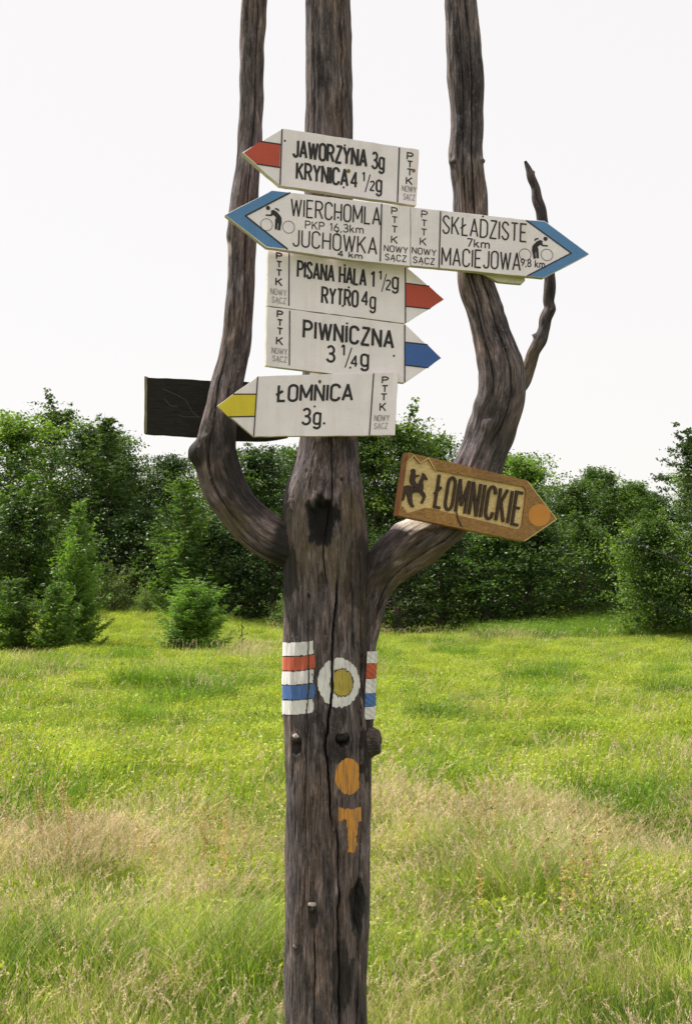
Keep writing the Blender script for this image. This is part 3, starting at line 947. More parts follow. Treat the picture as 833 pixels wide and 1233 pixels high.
def text(b, s, p0, p1, caph, wpx, material=None, up=(0.03, -1), off=0.0006, gap=.17, thick=0.0, name='lettering', label=None, squeeze=True, rnd=0.0):
    """set the string between two photo points of its base line"""
    ws = [G[c][0] for c in s]
    tot = sum(ws) + gap * (len(s) - 1)
    L = math.hypot(p1[0] - p0[0], p1[1] - p0[1])
    adv = ((p1[0] - p0[0]) / tot, (p1[1] - p0[1]) / tot)
    lines, x = [], 0
    rs = random.Random(len(s) * 7 + int(p0[0]))
    per = []
    for c, w in zip(s, ws):
        j = rs.uniform(-rnd, rnd)
        cur = [[(p0[0] + adv[0] * (x + a) + up[0] * caph * y, p0[1] + adv[1] * (x + a) + up[1] * caph * y + j) for a, y in ln] for ln in G[c][1]]
        per.append((c, cur)); lines += cur
        x += w + gap
    if name == 'letter':
        for c, cur in per:
            if cur: b.ribbons('letter', cur, wpx, off, material, thick=thick)
        return
    return b.ribbons(name, lines, wpx, off, material or M_BLACK, thick=thick, label=label)

def pttk(b, col_, rows, nowy, sacz, w=1.5, faint=True, nm=1.0):
    """rows: (cx, y0, y1) of the four letters; nowy / sacz: (p0, p1, cap height)"""
    for c, (cx, y0, y1) in zip('PTTK', rows):
        lw = (y1 - y0) * .78
        text(b, c, (cx - lw / 2, y1 - .04 * lw), (cx + lw / 2, y1 + .09 * lw), y1 - y0 - 0.5, w)
    text(b, 'NOWY', nowy[0], nowy[1], nowy[2], nm, M_FAINT if faint else M_BLACK, label=('faded grey' if faint else 'black') + ' small lettering NOWY')
    text(b, 'SĄCZ', sacz[0], sacz[1], sacz[2], nm, M_FAINT if faint else M_BLACK, label=('faded grey' if faint else 'black') + ' small lettering SĄCZ')

def nails(b, pts, rust=()):
    for x, y in pts: b.disc('nail_head', x, y, 1.3, 0.0004, M_NAIL, dome=0.0022)
    for x, y, r in rust: b.disc('rust_stain', x, y, r, 0.0009, M_RUST, n=9)

TH = 0.024
# --- 1 JAWORZYNA
b = Board('direction_sign', 415, 200, 3.600, 15, 'white board pointing left with red arrow, JAWORZYNA and KRYNICA, topmost on the post')
b.slab('board', [(340.3, 154.6), (504.5, 180), (501.3, 247.5), (337.2, 223.3), (291.5, 184)], 0, TH, M_WHITE, M_EDGE, bevel=.0012, sub=9, jitter=.35, seed=1)
b.slab('arrow_band', [(337.8, 173.0), (312.8, 170.3), (293.8, 184.2), (309, 197.5), (336.6, 201.4)], .0006, 0, M_RED, label='red painted arrow head')
b.ribbons('black_line', [[(339.6, 155.4), (337.2, 222.8)], [(480.6, 177.8), (478.3, 243.5)], [(312.8, 170.2), (338.6, 174.0)], [(309.2, 197.6), (337.6, 201.8)]], 1.5, .0011, M_BLACK)
text(b, 'JAWORZYNA', (353.4, 188.3), (440.6, 200.5), 19.5, 3.1)
text(b, '3g', (448, 202.4), (462, 204), 19, 2.6)
text(b, 'KRYNICA', (357.2, 215.2), (418, 223.8), 19.3, 2.9)
text(b, '4', (422.5, 225), (429.8, 225.8), 17.8, 2.5)
text(b, '1', (436, 218), (438.8, 218.3), 10.5, 1.8)
text(b, '/', (439.6, 229), (445, 229.5), 19, 1.3)
text(b, '2', (445.5, 229), (450.3, 229.6), 11, 1.8)
text(b, 'g', (453, 230.5), (459, 231.3), 19, 2.4)
pttk(b, 0, [(493.4, 183.5, 192), (493.2, 193.5, 201.3), (493, 203, 211), (492.4, 213, 221.8)], ((484, 230), (500.5, 232.2), 6.8), ((485.5, 240), (499, 241.8), 6.8), w=1.6, nm=.9)
nails(b, [(415, 175), (413.6, 225.6), (343, 169.5)], [(419.3, 206, 2.6), (497.8, 205.5, 2.2)])
# --- 2 WIERCHOMLA
b = Board('direction_sign', 494, 285, 3.590, 9, 'white board pointing left with blue chevron and cyclist, WIERCHOMLA and JUCHÓWKA')
b.slab('board', [(327.4, 229.2), (493.8, 248.9), (493.8, 320.6), (420, 312.6), (345, 301.6), (321, 298.2), (270.9, 258.6)], 0, TH, M_WHITE, M_EDGE, bevel=.0012, sub=9, jitter=.25, seed=2)
b.slab('arrow_band', [(327.6, 229.8), (348.6, 232.0), (295.0, 259.9), (345.4, 299.6), (321.2, 296.6), (272, 258.7)], .0006, 0, M_CYAN, label='blue chevron band')
b.ribbons('black_line', [[(349.6, 231.9), (295.6, 260), (346.4, 300.2)]], 1.8, .0011, M_BLACK)
b.ribbons('black_line', [[(459.4, 245.2), (457.6, 314.8)]], 1.5, .0011, M_BLACK)
text(b, 'WIERCHOMLA', (350.5, 259.6), (457.2, 270.9), 20.3, 1.85)
text(b, 'PKP 16,3km', (367.6, 275.2), (437, 281.3), 9.2, 1.2)
text(b, 'JUCHÓWKA', (353, 296.0), (453, 306.2), 19.6, 1.85)
text(b, '4 km', (406.8, 308.2), (435.6, 312.0), 6.6, 1.25, off=.0016)
pttk(b, 0, [(474.5, 249.5, 258), (474.8, 260.5, 268.5), (474.8, 271.7, 279.8), (474.6, 283.7, 292.8)], ((462.4, 302.2), (490.4, 305.2), 7.2), ((463.6, 312.8), (488.6, 315.3), 7.2), w=1.4, faint=False, nm=1.1)
nails(b, [(406.5, 282.6), (407, 262)])
def cyclist(b, T):
    """small black cyclist symbol; T maps symbol units to photo px"""
    def cir(x, y, r, a0=0, a1=360, n=20): return [T(*q) for q in arc(x, y, r, r, a0, a1, n)]
    b.slab('cyclist_symbol', [T(*q) for q in arc(1.2, 13.6, 2.6, 2.6, 0, 360, 14)[:-1]], .0009, 0, M_BLACK)
    b.slab('cyclist_symbol', [T(*q) for q in [(-1.8, 4.0), (-1.6, 5.8), (4.2, 5.8), (5.2, 8.0), (4.6, 10.4), (7.6, 11.8), (12, 9.5), (15.8, 5.5), (17.8, 2.6), (17.6, 0.5), (10, -0.5), (10.8, 2.8), (7.6, 5.6), (5, 4.0)]], .0009, 0, M_BLACK)
    b.slab('cyclist_symbol', [T(*q) for q in [(10, .4), (17.7, 1.5), (18, -3), (16.8, -8), (16.2, -12.6), (12.9, -12.4), (13.6, -8), (13.7, -4.2), (12.9, -4.4), (12.4, -11.6), (9.4, -11.8), (9.6, -8)]], .0012, 0, M_BLACK)
    b.slab('cyclist_symbol', [T(*q) for q in [(9.4, 12.8), (10.2, 14.2), (13.8, 13.2), (15.2, 11), (14, 9.8), (12.4, 11.6)]], .0012, 0, M_BLACK)
    b.ribbons('cyclist_symbol', [cir(-.6, -6.6, 7.3), cir(26.5, -8.2, 7.3)], .6, .0009, M_BLACK)
cyclist(b, lambda x, y: (321.6 + x * 0.98 , 264.0 - y * 1.0 + x * 0.05))
# --- 3 SKLADZISTE
b3 = Board('direction_sign', 494, 285, 3.592, 9, 'white board pointing right with blue chevron and cyclist, SKŁADZISTE and MACIEJOWA')
b3.slab('board', [(494.4, 249.2), (633, 264.6), (655.5, 266), (709.2, 305.9), (654.8, 334.7), (634, 332.8), (494.4, 319.7)], 0, TH, M_WHITE, M_EDGE, bevel=.0012, sub=9, jitter=.25, seed=3)
b3.slab('arrow_band', [(633.6, 265.4), (655.3, 266.8), (708.2, 305.9), (654.6, 334.0), (635, 332.2), (687.8, 304.8)], .0006, 0, M_CYAN, label='blue chevron band')
b3.ribbons('black_line', [[(632.8, 265.2), (687.2, 304.8), (634, 332.4)]], 1.5, .0011, M_BLACK)
b3.ribbons('black_line', [[(530.2, 254.4), (528.2, 322.4)]], 1.5, .0011, M_BLACK)
text(b3, 'SKŁADZISTE', (532.8, 280.6), (633, 291.2), 21, 1.85)
text(b3, '7km', (562, 296.8), (588.5, 299.4), 9.6, 1.5)
text(b3, 'MACIEJOWA', (531.6, 318.8), (625.5, 325.6), 20.6, 1.85)
text(b3, '9,8 km', (626.8, 320), (655, 323), 8.6, 1.2)
pttk(b3, 0, [(510.6, 253.5, 262), (510.4, 264.4, 272), (510, 275.2, 283.2), (509.2, 286, 295)], ((496, 304.8), (524.6, 308.2), 7.2), ((497.4, 316.2), (522.6, 318.8), 7.2), w=1.3, faint=False, nm=1.1)
cyclist(b3, lambda x, y: (657.4 - x * 0.97, 300.6 - y * 0.95 - x * 0.07))
nails(b3, [(581, 260.5), (576, 322)])
# --- 4 PISANA HALA
b = Board('direction_sign', 404, 345, 3.602, 12, 'white board pointing right with red arrow, PISANA HALA and RYTRO')
b.slab('board', [(323.1, 299.2), (487.8, 320.6), (534.6, 360.4), (487.8, 389.4), (321.7, 368.2)], 0, TH, M_WHITE, M_EDGE, bevel=.0012, sub=9, jitter=.3, seed=4)
b.slab('arrow_band', [(488, 341.4), (516.6, 344.8), (533.4, 360.4), (517.8, 371.6), (488, 368.6)], .0006, 0, M_RED, label='red painted arrow head')
b.ribbons('black_line', [[(487.7, 321), (487.9, 389)], [(348.2, 303), (347.8, 368.4)], [(488, 341), (516.6, 344.6)], [(488, 368.8), (517.6, 372)]], 1.4, .0011, M_BLACK)
text(b, 'PISANA HALA', (358.4, 333.2), (439.8, 344), 18.8, 2.7)
text(b, '1', (446.4, 345), (450.4, 345.4), 18, 2.5)
text(b, '1', (456, 336.4), (458.9, 336.7), 10, 1.7)
text(b, '/', (459.4, 349), (464.6, 349.5), 19.5, 1.2)
text(b, '2', (464.6, 348.6), (469.8, 349.2), 11.5, 1.8)
text(b, 'g', (472.4, 347.6), (479, 348.3), 19, 2.3)
text(b, 'RYTRO', (387.6, 364.6), (430.2, 369.4), 18.6, 2.7)
text(b, '4', (435.6, 367), (442.6, 368), 16.5, 2.3)
text(b, 'g', (445.6, 371.2), (451.6, 371.9), 19, 2.3)
pttk(b, 0, [(336, 304, 311.8), (336, 314.2, 321.8), (336, 324.4, 332), (335.8, 334.4, 343.6)], ((326, 354), (344.6, 356.4), 7), ((327.6, 364), (344, 366), 6.8), w=1.7, nm=.9)
nails(b, [(415, 319.6), (419.8, 346), (412.6, 368.4)])
# --- 5 PIWNICZNA
b = Board('direction_sign', 404, 415, 3.600, 12, 'white board pointing right with deep blue arrow, PIWNICZNA')
b.slab('board', [(321.7, 369.0), (487.2, 390.3), (531.4, 431), (487.2, 461.2), (320.3, 440.3)], 0, TH, M_WHITE, M_EDGE, bevel=.0012, sub=9, jitter=.3, seed=5)
b.slab('arrow_band', [(487.6, 412.2), (514.6, 415.2), (530.2, 431), (515.6, 442.6), (487.6, 439.4)], .0006, 0, M_BLUE, label='deep blue painted arrow head')
b.ribbons('black_line', [[(487, 390.8), (487, 460.6)], [(348.8, 374), (348.4, 440)], [(487.4, 412), (514.6, 415)], [(487.4, 439.7), (515.5, 443)]], 1.4, .0011, M_BLACK)
text(b, 'PIWNICZNA', (365.6, 406.2), (472.6, 419), 20, 3.2, gap=.19)
text(b, '3', (393.6, 435), (402.4, 436), 18.6, 2.8)
text(b, '1', (410.8, 427.6), (415, 428), 12, 2.1)
text(b, '/', (415.4, 440), (422.8, 441), 22, 1.4)
text(b, '4', (422.6, 441), (430, 441.8), 13, 2.1)
text(b, 'g', (434.6, 440.6), (443.2, 441.4), 19.5, 2.8)
pttk(b, 0, [(337, 374, 382), (337, 384.4, 392), (337, 394.6, 402.6), (336.6, 405.4, 414.8)], ((327.4, 425.2), (345.4, 427.2), 7), ((328.4, 434.6), (345, 436.6), 6.6), w=1.7, nm=.9)
nails(b, [(417.8, 389.4), (413, 416), (421.6, 442.6), (474, 428.4)])
# --- 6 LOMNICA
b = Board('direction_sign', 392, 488, 3.590, 7, 'white board pointing left with yellow arrow, ŁOMNICA 3g, lowest of the white boards')
b.slab('board', [(310.6, 453), (479.4, 448.2), (475.6, 524), (305.6, 525.8), (261.2, 488.8)], 0, TH, M_WHITE, M_EDGE, bevel=.0012, sub=9, jitter=.3, seed=6)
b.slab('arrow_band', [(308.6, 474.8), (281, 474.8), (262.4, 488.8), (275, 501.8), (306.8, 501.2)], .0006, 0, M_YEL, label='yellow painted arrow head')
b.ribbons('black_line', [[(310.4, 453.4), (305.6, 525.2)], [(449.8, 449.6), (444.6, 524)], [(280.8, 474.6), (309, 474.6)], [(274.8, 502), (307, 501.3)]], 1.4, .0011, M_BLACK)
text(b, 'ŁOMNICA', (333.6, 482.9), (423.4, 481.8), 18.8, 3.1, up=(.06, -1))
text(b, '3', (364, 511), (373, 510.8), 18.8, 2.8, up=(.06, -1))
text(b, 'g.', (377.6, 511), (391, 510.8), 19, 2.8, up=(.06, -1))
for c, cx, y0, y1 in (('P', 463.4, 453.6, 461.2), ('T', 463, 464, 471.8), ('T', 461.8, 474, 482), ('K', 460.6, 485, 494.6)):
    text(b, c, (cx - 3.4, y1), (cx + 3.4, y1 - .1), y1 - y0 - .4, 1.6, up=(.06, -1))
text(b, 'NOWY', (450.6, 507), (468.2, 506.6), 7, .9, M_FAINT, up=(.06, -1), label='faded grey small lettering NOWY')
text(b, 'SĄCZ', (450.4, 516.4), (466, 516), 6.6, .9, M_FAINT, up=(.06, -1), label='faded grey small lettering SĄCZ')
nails(b, [(385, 460.4), (378.8, 489.4)], [(385, 459.2, 1.9)])

# --- battens the boards are nailed to
def batten(loop, front, label, material, name='batten', thick=.02, px=600, py=330, Y=3.63, yaw=9):
    q = Board(name, px, py, Y, yaw, label, 'batten')
    q.slab('slat', loop, front, thick, material, bevel=.0015, sub=14, jitter=.3)
    return q
batten([(400, 262), (628, 300), (632, 338), (628, 342), (600, 339.4), (570, 324), (400, 296)], 0, 'pale wooden batten behind the SKŁADZISTE board, its end showing underneath', M_PALEB, px=494, Y=3.618)
batten([(373.6, 430), (395, 430), (395, 456), (373.6, 456)], 0, 'small yellowed wooden block behind the PIWNICZNA and ŁOMNICA boards', M_PALEB, px=385, py=445, Y=3.630, yaw=6, thick=.01)

# --- dark board seen from behind, left
q = Board('plank', 250, 490, 3.765, 4, 'plank painted shade-dark, back of a sign, sticking out left behind the left limb', 'board')
q.slab('plank_board', [(174.6, 453.2), (180, 454.6), (346, 462), (347, 526.6), (320, 531.0), (285, 530.6), (252, 527.2), (174.2, 522.2)], 0, .026, M_SHADEBACK, bevel=.002, sub=10, jitter=.5)
q.slab('lit_edge', [(174.2, 453), (177.6, 453.6), (177.2, 522), (173.8, 521.6)], .002, .03, plain('lit_edge_wood', (0.20, 0.17, 0.09), .8), sub=10, jitter=.3)  # paler strip paints the light on the plank's left edge
q.ribbons('scratch', [[(196, 468), (214, 476), (224, 482), (232, 496), (240, 503)], [(216, 500), (222, 502), (243, 502)], [(198, 480), (205, 488), (214, 490)]], .35, .0006, plain('scratch_paint', (.12, .12, .11)))

# --- carved brown sign
c = Board('carved_sign', 549, 598, 3.605, 21, 'carved brown wooden arrow with rider and orange disc reading ŁOMNICKIE', 'sign')
outer = [(491.2, 544.6), (634.9, 578.6), (670.6, 625.3), (631.2, 652.2), (479.8, 620.6)]
panel = [(488.8, 556.4), (498.2, 549.8), (505.6, 558.6), (515.8, 552.6), (523.0, 565.8), (528, 566.8), (627.2, 585.4), (631.6, 587.4), (633.2, 592), (628.0, 633.0), (626.2, 636.4), (622.4, 637.2),
         (518.2, 612.2), (512.6, 611.2), (490.6, 618.2), (485.2, 609.8), (483.6, 613.8), (481.9, 615.6)]
c.slab('board', outer, -.006, .030, M_CARVE, M_ENDG, bevel=.0008, sub=12, jitter=.2, seed=9)
c.slab('frame', outer, 0, .0058, M_BROWN, M_ENDG, holes=[panel], label='brown raised border with mountain outline')
text(c, 'ŁOMNICKIE', (522.4, 609.8), (624.2, 632.4), 38.5, 3.3, M_BURN, up=(.155, -1), off=-.001, thick=.005, name='letter', gap=.24)
def hp(x, y): return (470 + x / 7.57, 535 + y / 7.57)
horse = [(108, 520), (118, 480), (108, 430), (112, 395), (140, 375), (175, 372), (200, 385), (235, 375), (262, 350), (285, 300), (298, 258), (316, 270), (344, 315), (335, 328), (312, 312), (300, 345),
         (306, 385), (300, 425), (322, 450), (325, 480), (310, 515), (298, 540), (278, 535), (292, 505), (300, 480), (284, 460), (270, 440), (240, 435), (205, 445), (200, 480), (205, 535), (222, 568), (205, 575),
         (185, 560), (165, 520), (158, 478), (150, 440), (140, 450), (130, 500)]
rider = [(190, 365), (180, 330), (186, 280), (196, 255), (190, 240), (200, 222), (218, 222), (232, 240), (228, 262), (232, 280), (268, 278), (268, 290), (232, 298), (225, 330), (250, 372), (230, 420), (212, 425), (222, 385)]
c.slab('horse_relief', [hp(*p) for p in horse], -.0018, .0042, M_BURN)
c.slab('rider_relief', [hp(*p) for p in rider], -.0008, .0052, M_BURN)
c.ribbons('carved_line', [[(489.4, 556), (498.4, 548.6), (505.6, 557.4), (515.6, 551.4), (523.6, 566.2)]], 1.0, .0010, M_CARVE)
c.ribbons('carved_line', [[(634.9, 579.8), (669.6, 625.2), (631.4, 651.2)]], 1.0, .0006, M_CARVE)
c.disc('painted_disc', 648.8, 620.3, 13.4, .0008, M_ORANGE, label='orange painted disc on the arrow head')
c.ribbons('gouge', [[(549, 616), (551, 625), (555, 634)]], 2.0, .0009, M_BURN)

# ------------------------------------------------------------------ vegetation
def quads(centers, ax, bx, tone, tip=0.0):
    """diamond-ish leaf quads: centre, long half axis, short half axis"""
    n = len(centers)
    v = np.stack([centers - ax, centers + bx - ax * .1, centers + ax, centers - bx - ax * .1], 1)
    f = np.arange(n * 4).reshape(n, 4)
    return v.reshape(-1, 3), f, np.repeat(tone, 4)

def rand_unit(n, rng, up=0.0):
    d = rng.normal(size=(n, 3)); d[:, 2] += up
    return d / np.linalg.norm(d, axis=1)[:, None]

def tubes(paths, nt=6):
    """list of (points (k,3), radii (k)) -> v, f"""
    V, Fc, off = [], [], 0
    for P, r in paths:
        P = np.asarray(P, float)
        T = np.gradient(P, axis=0); T /= np.linalg.norm(T, axis=1)[:, None] + 1e-9
        a = np.cross(T, [0.31, 0.17, 0.93]); a /= np.linalg.norm(a, axis=1)[:, None] + 1e-9
        b = np.cross(T, a)
        th = np.linspace(0, 2 * PI, nt, endpoint=False)
        v = P[:, None] + np.asarray(r)[:, None, None] * (np.cos(th)[None, :, None] * a[:, None] + np.sin(th)[None, :, None] * b[:, None])
        V.append(v.reshape(-1, 3)); Fc.append(ring_faces(len(P), nt) + off); off += len(P) * nt
    return np.vstack(V), np.vstack(Fc)

M_BARK = plain('tree_bark', (0.10, 0.08, 0.06), .9)
M_LEAF = [leafy('beech_leaves', (0.016, 0.043, 0.014), (0.105, 0.175, 0.035), .36, scale=.5),
          leafy('hazel_leaves', (0.022, 0.055, 0.014), (0.18, 0.275, 0.05), .42, scale=.5),
          leafy('alder_leaves', (0.012, 0.032, 0.014), (0.075, 0.125, 0.034), .30, scale=.5)]
M_NEEDLE = leafy('spruce_needles', (0.026, 0.068, 0.016), (0.155, 0.26, 0.045), .42, scale=1.2)
M_NEEDLE_D = leafy('pine_needles', (0.020, 0.052, 0.016), (0.11, 0.185, 0.038), .36, scale=1.0)

def broadleaf(seed, H=6.5, R=2.2, low=0.06, nb=60, tw=13, nl=24, leaf=.085, peak=.42, mat_=0, flat=1.0, twig=1.0):
    """crown and trunk meshes: limbs, twigs and thousands of small leaves"""
    rng = np.random.default_rng(seed)
    paths = []
    lean = rng.normal(size=2) * .25
    tp = np.array([[lean[0] * t * t + .08 * math.sin(5 * t + seed), lean[1] * t * t, H * .93 * t] for t in np.linspace(0, 1, 9)])
    paths.append((tp, np.linspace(.13, .02, 9)))
    ctr, dirs = [], []
    for i in range(nb):
        h = low + (0.98 - low) * ((i + rng.random()) / nb)
        prof = math.sin(PI * min(1, (h + .12) ** .9 / 1.15)) ** .75
        prof = max(.22, prof * (1 - .15 * max(0, h - peak)))
        L = R * prof * rng.uniform(.6, 1.18)
        az = i * 2.399 + rng.uniform(-.5, .5)
        el = rng.uniform(.15, .6) + .7 * h
        k = h * 8; j = min(7, int(k))
        p0 = tp[j] + (tp[j + 1] - tp[j]) * (k - j) * .93 / .93
        d = np.array([math.cos(az) * math.cos(el), math.sin(az) * math.cos(el), math.sin(el)])
        bend = rng.normal(size=3) * .12
        ts = np.linspace(0, 1, 5)
        P = np.array([p0 + d * L * t + bend * t * t + [0, 0, -.12 * L * t * t] for t in ts])
        paths.append((P, np.linspace(.024, .004, 5) * (1.3 - .6 * h)))
        for q in range(tw):
            t = .25 + .75 * ((q + rng.random()) / tw)
            base = p0 + d * L * t + bend * t * t + np.array([0, 0, -.12 * L * t * t])
            o = rng.normal(size=3) * [.30 * twig, .30 * twig, .22 * flat] * (.5 + .6 * prof)
            ctr.append(base + o)
            dirs.append(d)
    for i in range(7):                                        # leader shoots poking out on top
        az = rng.random() * 6.28; p0 = tp[7] + rng.normal(size=3) * .2
        L = rng.uniform(.5, 1.1)
        d = np.array([math.cos(az) * .35, math.sin(az) * .35, 1.0])
        paths.append((np.array([p0, p0 + d * L * .6, p0 + d * L]), [.012, .008, .003]))
        for q in range(7):
            ctr.append(p0 + d * L * (q + 1) / 7 + rng.normal(size=3) * .04); dirs.append(d)
    ctr, dirs = np.array(ctr), np.array(dirs)
    n = len(ctr) * nl
    cid = np.repeat(np.arange(len(ctr)), nl)
    off = rng.normal(size=(n, 3)) * [.145, .145, .065 * flat]
    small = np.repeat(np.arange(len(ctr)) >= len(ctr) - 49, nl)
    off[small] *= .35
    c = ctr[cid] + off + dirs[cid] * (rng.random(n) * .12)[:, None]
    c = c[c[:, 2] > .03]; cid = cid[:len(c)]
    n = len(c)
    nrm = rand_unit(n, rng, 1.1)
    ax = np.cross(nrm, rand_unit(n, rng)); ax /= np.linalg.norm(ax, axis=1)[:, None]
    bx = np.cross(nrm, ax)
    sz = leaf * rng.uniform(.55, 1.15, n)
    tone = np.clip(rng.random(n) * .5 + rng.random(len(ctr))[cid] * .6 - .05, 0, 1)
    v, f, t = quads(c, ax * sz[:, None] * .62, bx * sz[:, None] * .42, tone)
    m = np_mesh('crown', v, f, False, [M_LEAF[mat_]])
    attr(m, 'tone', 'FLOAT', t)
    tv, tf = tubes(paths)
    tm = np_mesh('trunk', tv, tf, True, [M_BARK])
    return m, tm

def conifer(seed, H=3.0, R=.8, whorls=24, per=8, mat_=None, droop=.15, shoot=.085, gap=1.0, width=.022, low=.03, spread=1.0, pw=.75):
    """spruce-like: whorls of boughs carrying side twigs, each twig a row of needle shoots"""
    rng = np.random.default_rng(seed)
    paths = [(np.array([[0, 0, 0], [0.01, 0, H * .5], [0, 0.01, H]]), [.018 * H, .010 * H, .002])]
    C, A, B, T = [], [], [], []
    for w in range(whorls):
        h = low + (1 - low) * (w / whorls) ** .95
        rad = R * (1 - h) ** pw * rng.uniform(.78, 1.1) + .05
        if h < .12: rad *= .75 + 2 * h
        for k in range(per):
            if rng.random() > gap: continue
            az = 2 * PI * (k + rng.random() * .7) / per + w * 1.1
            L = rad * rng.uniform(.55, 1.3)
            z0 = H * h + rng.normal() * .03
            el = .18 + .65 * h + rng.normal() * .12
            d = np.array([math.cos(az), math.sin(az), 0])
            s = np.array([-d[1], d[0], 0])
            pt = lambda t: np.array([0, 0, z0]) + d * L * t + np.array([0, 0, L * (math.tan(el) * t - droop * 2 * t * t + .38 * t ** 3)])
            paths.append((np.array([pt(t) for t in (0, .5, 1)]), [.010, .006, .002]))
            nt_ = max(3, int(L / .07 * spread))
            for i in range(nt_):
                t = .12 + .88 * (i + rng.random() * .5) / nt_
                p = pt(t)
                tl = (.34 * L * (1.1 - t) + .08) * rng.uniform(.7, 1.2)
                for sd in (-1, 1):
                    dd = s * sd * .8 + d * .6 + np.array([0, 0, rng.uniform(-.15, .3)])
                    dd /= np.linalg.norm(dd)
                    ns = max(2, int(tl / (shoot * .55)))
                    for q in range(ns):
                        pc = p + dd * tl * (q + .5) / ns
                        for rep in range(2):
                            a = dd + rng.normal(size=3) * .38; a /= np.linalg.norm(a)
                            b = np.cross(a, rand_unit(1, rng, .8)[0]); b /= np.linalg.norm(b) + 1e-6
                            C.append(pc + rng.normal(size=3) * .018); A.append(a * shoot * rng.uniform(.5, .9)); B.append(b * width * rng.uniform(.6, 1.1))
                            T.append(min(1, .25 + .5 * rng.random() + .35 * (q / ns) * t))
    v, f, t = quads(np.array(C), np.array(A), np.array(B), np.array(T))
    m = np_mesh('crown', v, f, False, [mat_ or M_NEEDLE])
    attr(m, 'tone', 'FLOAT', t)
    tv, tf = tubes(paths)
    return m, np_mesh('trunk', tv, tf, True, [M_BARK])

BL = [broadleaf(1, mat_=0), broadleaf(2, R=2.5, mat_=1), broadleaf(3, R=1.9, nb=56, mat_=0), broadleaf(4, R=2.4, mat_=2), broadleaf(5, H=6.5, R=2.1, nb=50, tw=11, mat_=1)]
BUSH = [broadleaf(11, H=3.2, R=1.6, nb=34, tw=11, nl=26, leaf=.075, mat_=0, low=.02, twig=.8), broadleaf(12, H=3.0, R=1.6, nb=30, tw=12, nl=26, leaf=.075, mat_=2, low=.02, twig=.8)]
BIGCON = [conifer(61, 6.5, 2.1, 21, 7, mat_=M_NEEDLE_D, droop=.06, shoot=.17, width=.034, spread=.42), conifer(62, 5.0, 1.9, 17, 7, mat_=M_NEEDLE, droop=.03, shoot=.16, width=.032, spread=.42)]
CON = [conifer(21, 3.1, 1.05, 19, 7, droop=.07, shoot=.10, width=.018), conifer(22, 2.4, 1.15, 15, 8, droop=.0, shoot=.10, width=.018, pw=.5), conifer(23, 1.7, .75, 13, 7, droop=.03, shoot=.09, width=.017)]
LAYER = broadleaf(31, H=6.0, R=2.5, nb=20, tw=16, nl=30, leaf=.085, mat_=2, low=.03, flat=.35, twig=.55)
BEECH = broadleaf(41, H=3.4, R=1.75, nb=60, tw=13, nl=26, leaf=.08, mat_=1, low=.02)

TOPS = {}
def plant(name, pair, refH, px, top, Y, w_scale, label, cat, group=None, rot=0.0, dz=0.0):
    """stand a tree on the ground at depth Y under photo column px, tall enough to reach photo row top"""
    x = at(px, 690, Y)[0]
    g = float(ground_z(x, Y)) + dz
    H = at(px, top, Y)[2] - g
    if pair[0].name not in TOPS:
        co = np.empty(len(pair[0].vertices) * 3, np.float32); pair[0].vertices.foreach_get('co', co)
        TOPS[pair[0].name] = float(np.percentile(co[2::3], 99.93))
    refH = TOPS[pair[0].name]
    e = empty(name, (x, Y, g - .03))
    s = H / refH
    e.scale = (s * w_scale, s * w_scale, s)
    e.rotation_euler = (0, 0, rot)
    mobj('crown', pair[0], e); mobj('trunk', pair[1], e)
    return tag(e, label, cat, group)

rr = random.Random(3)
WOODS = 'trees of the wood edge behind the meadow'
rows = [
 (8, 494, 44, 1, 1.05, 'dense green tree filling the left edge of the wood'),
 (60, 466, 50, 4, .85, 'tall tree with thin bare shoots on top, highest on the left of the wood'),
 (118, 505, 45, 0, 1.0, 'broad light green tree right of the tallest left tree'),
 (160, 515, 52, 2, 1.0, 'tree whose top shows just left of the dark plank'),
 (205, 545, 45, 3, 1.0, 'darker green tree below the dark plank'),
 (262, 540, 44, 1, 1.0, 'tree seen to the left of and behind the bent left limb'),
 (315, 535, 45, 3, .95, 'dark tree seen between the left limb and the trunk'),
 (352, 528, 50, 0, 1.0, 'tree half hidden behind the trunk, on its left'),
 (410, 505, 48, 2, 1.0, 'tree hidden mostly behind the trunk and the ŁOMNICA board'),
 (456, 500, 44, 0, .9, 'dark tree just right of the ŁOMNICA board'),
 (497, 484, 43, 4, .85, 'tallest tree right of the trunk, above the carved sign'),
 (540, 518, 46, 2, .9, 'tree behind the thick right limb'),
 (598, 540, 45, 3, 1.0, 'tree between the right limb and the carved sign tip'),
 (636, 545, 43, 1, .85, 'light green tree with upright shoots right of the thick right limb'),
 (684, 572, 41, 0, 1.0, 'rounded light green tree right of the carved sign tip'),
 (735, 578, 42, 2, 1.0, 'tree with small pointed tops towards the right of the wood'),
 (785, 590, 44, 3, 1.0, 'dark tree behind the layered tree at the right edge'),
 (845, 560, 46, 1, 1.0, 'tree beyond the right edge of the wood, mostly behind the layered tree')]
for px, top, Y, k, ws, lab in rows:
    plant('tree', BL[k], 7.0, px, top, Y, ws * 1.3, lab, 'tree', WOODS, rot=rr.uniform(0, 6.28))
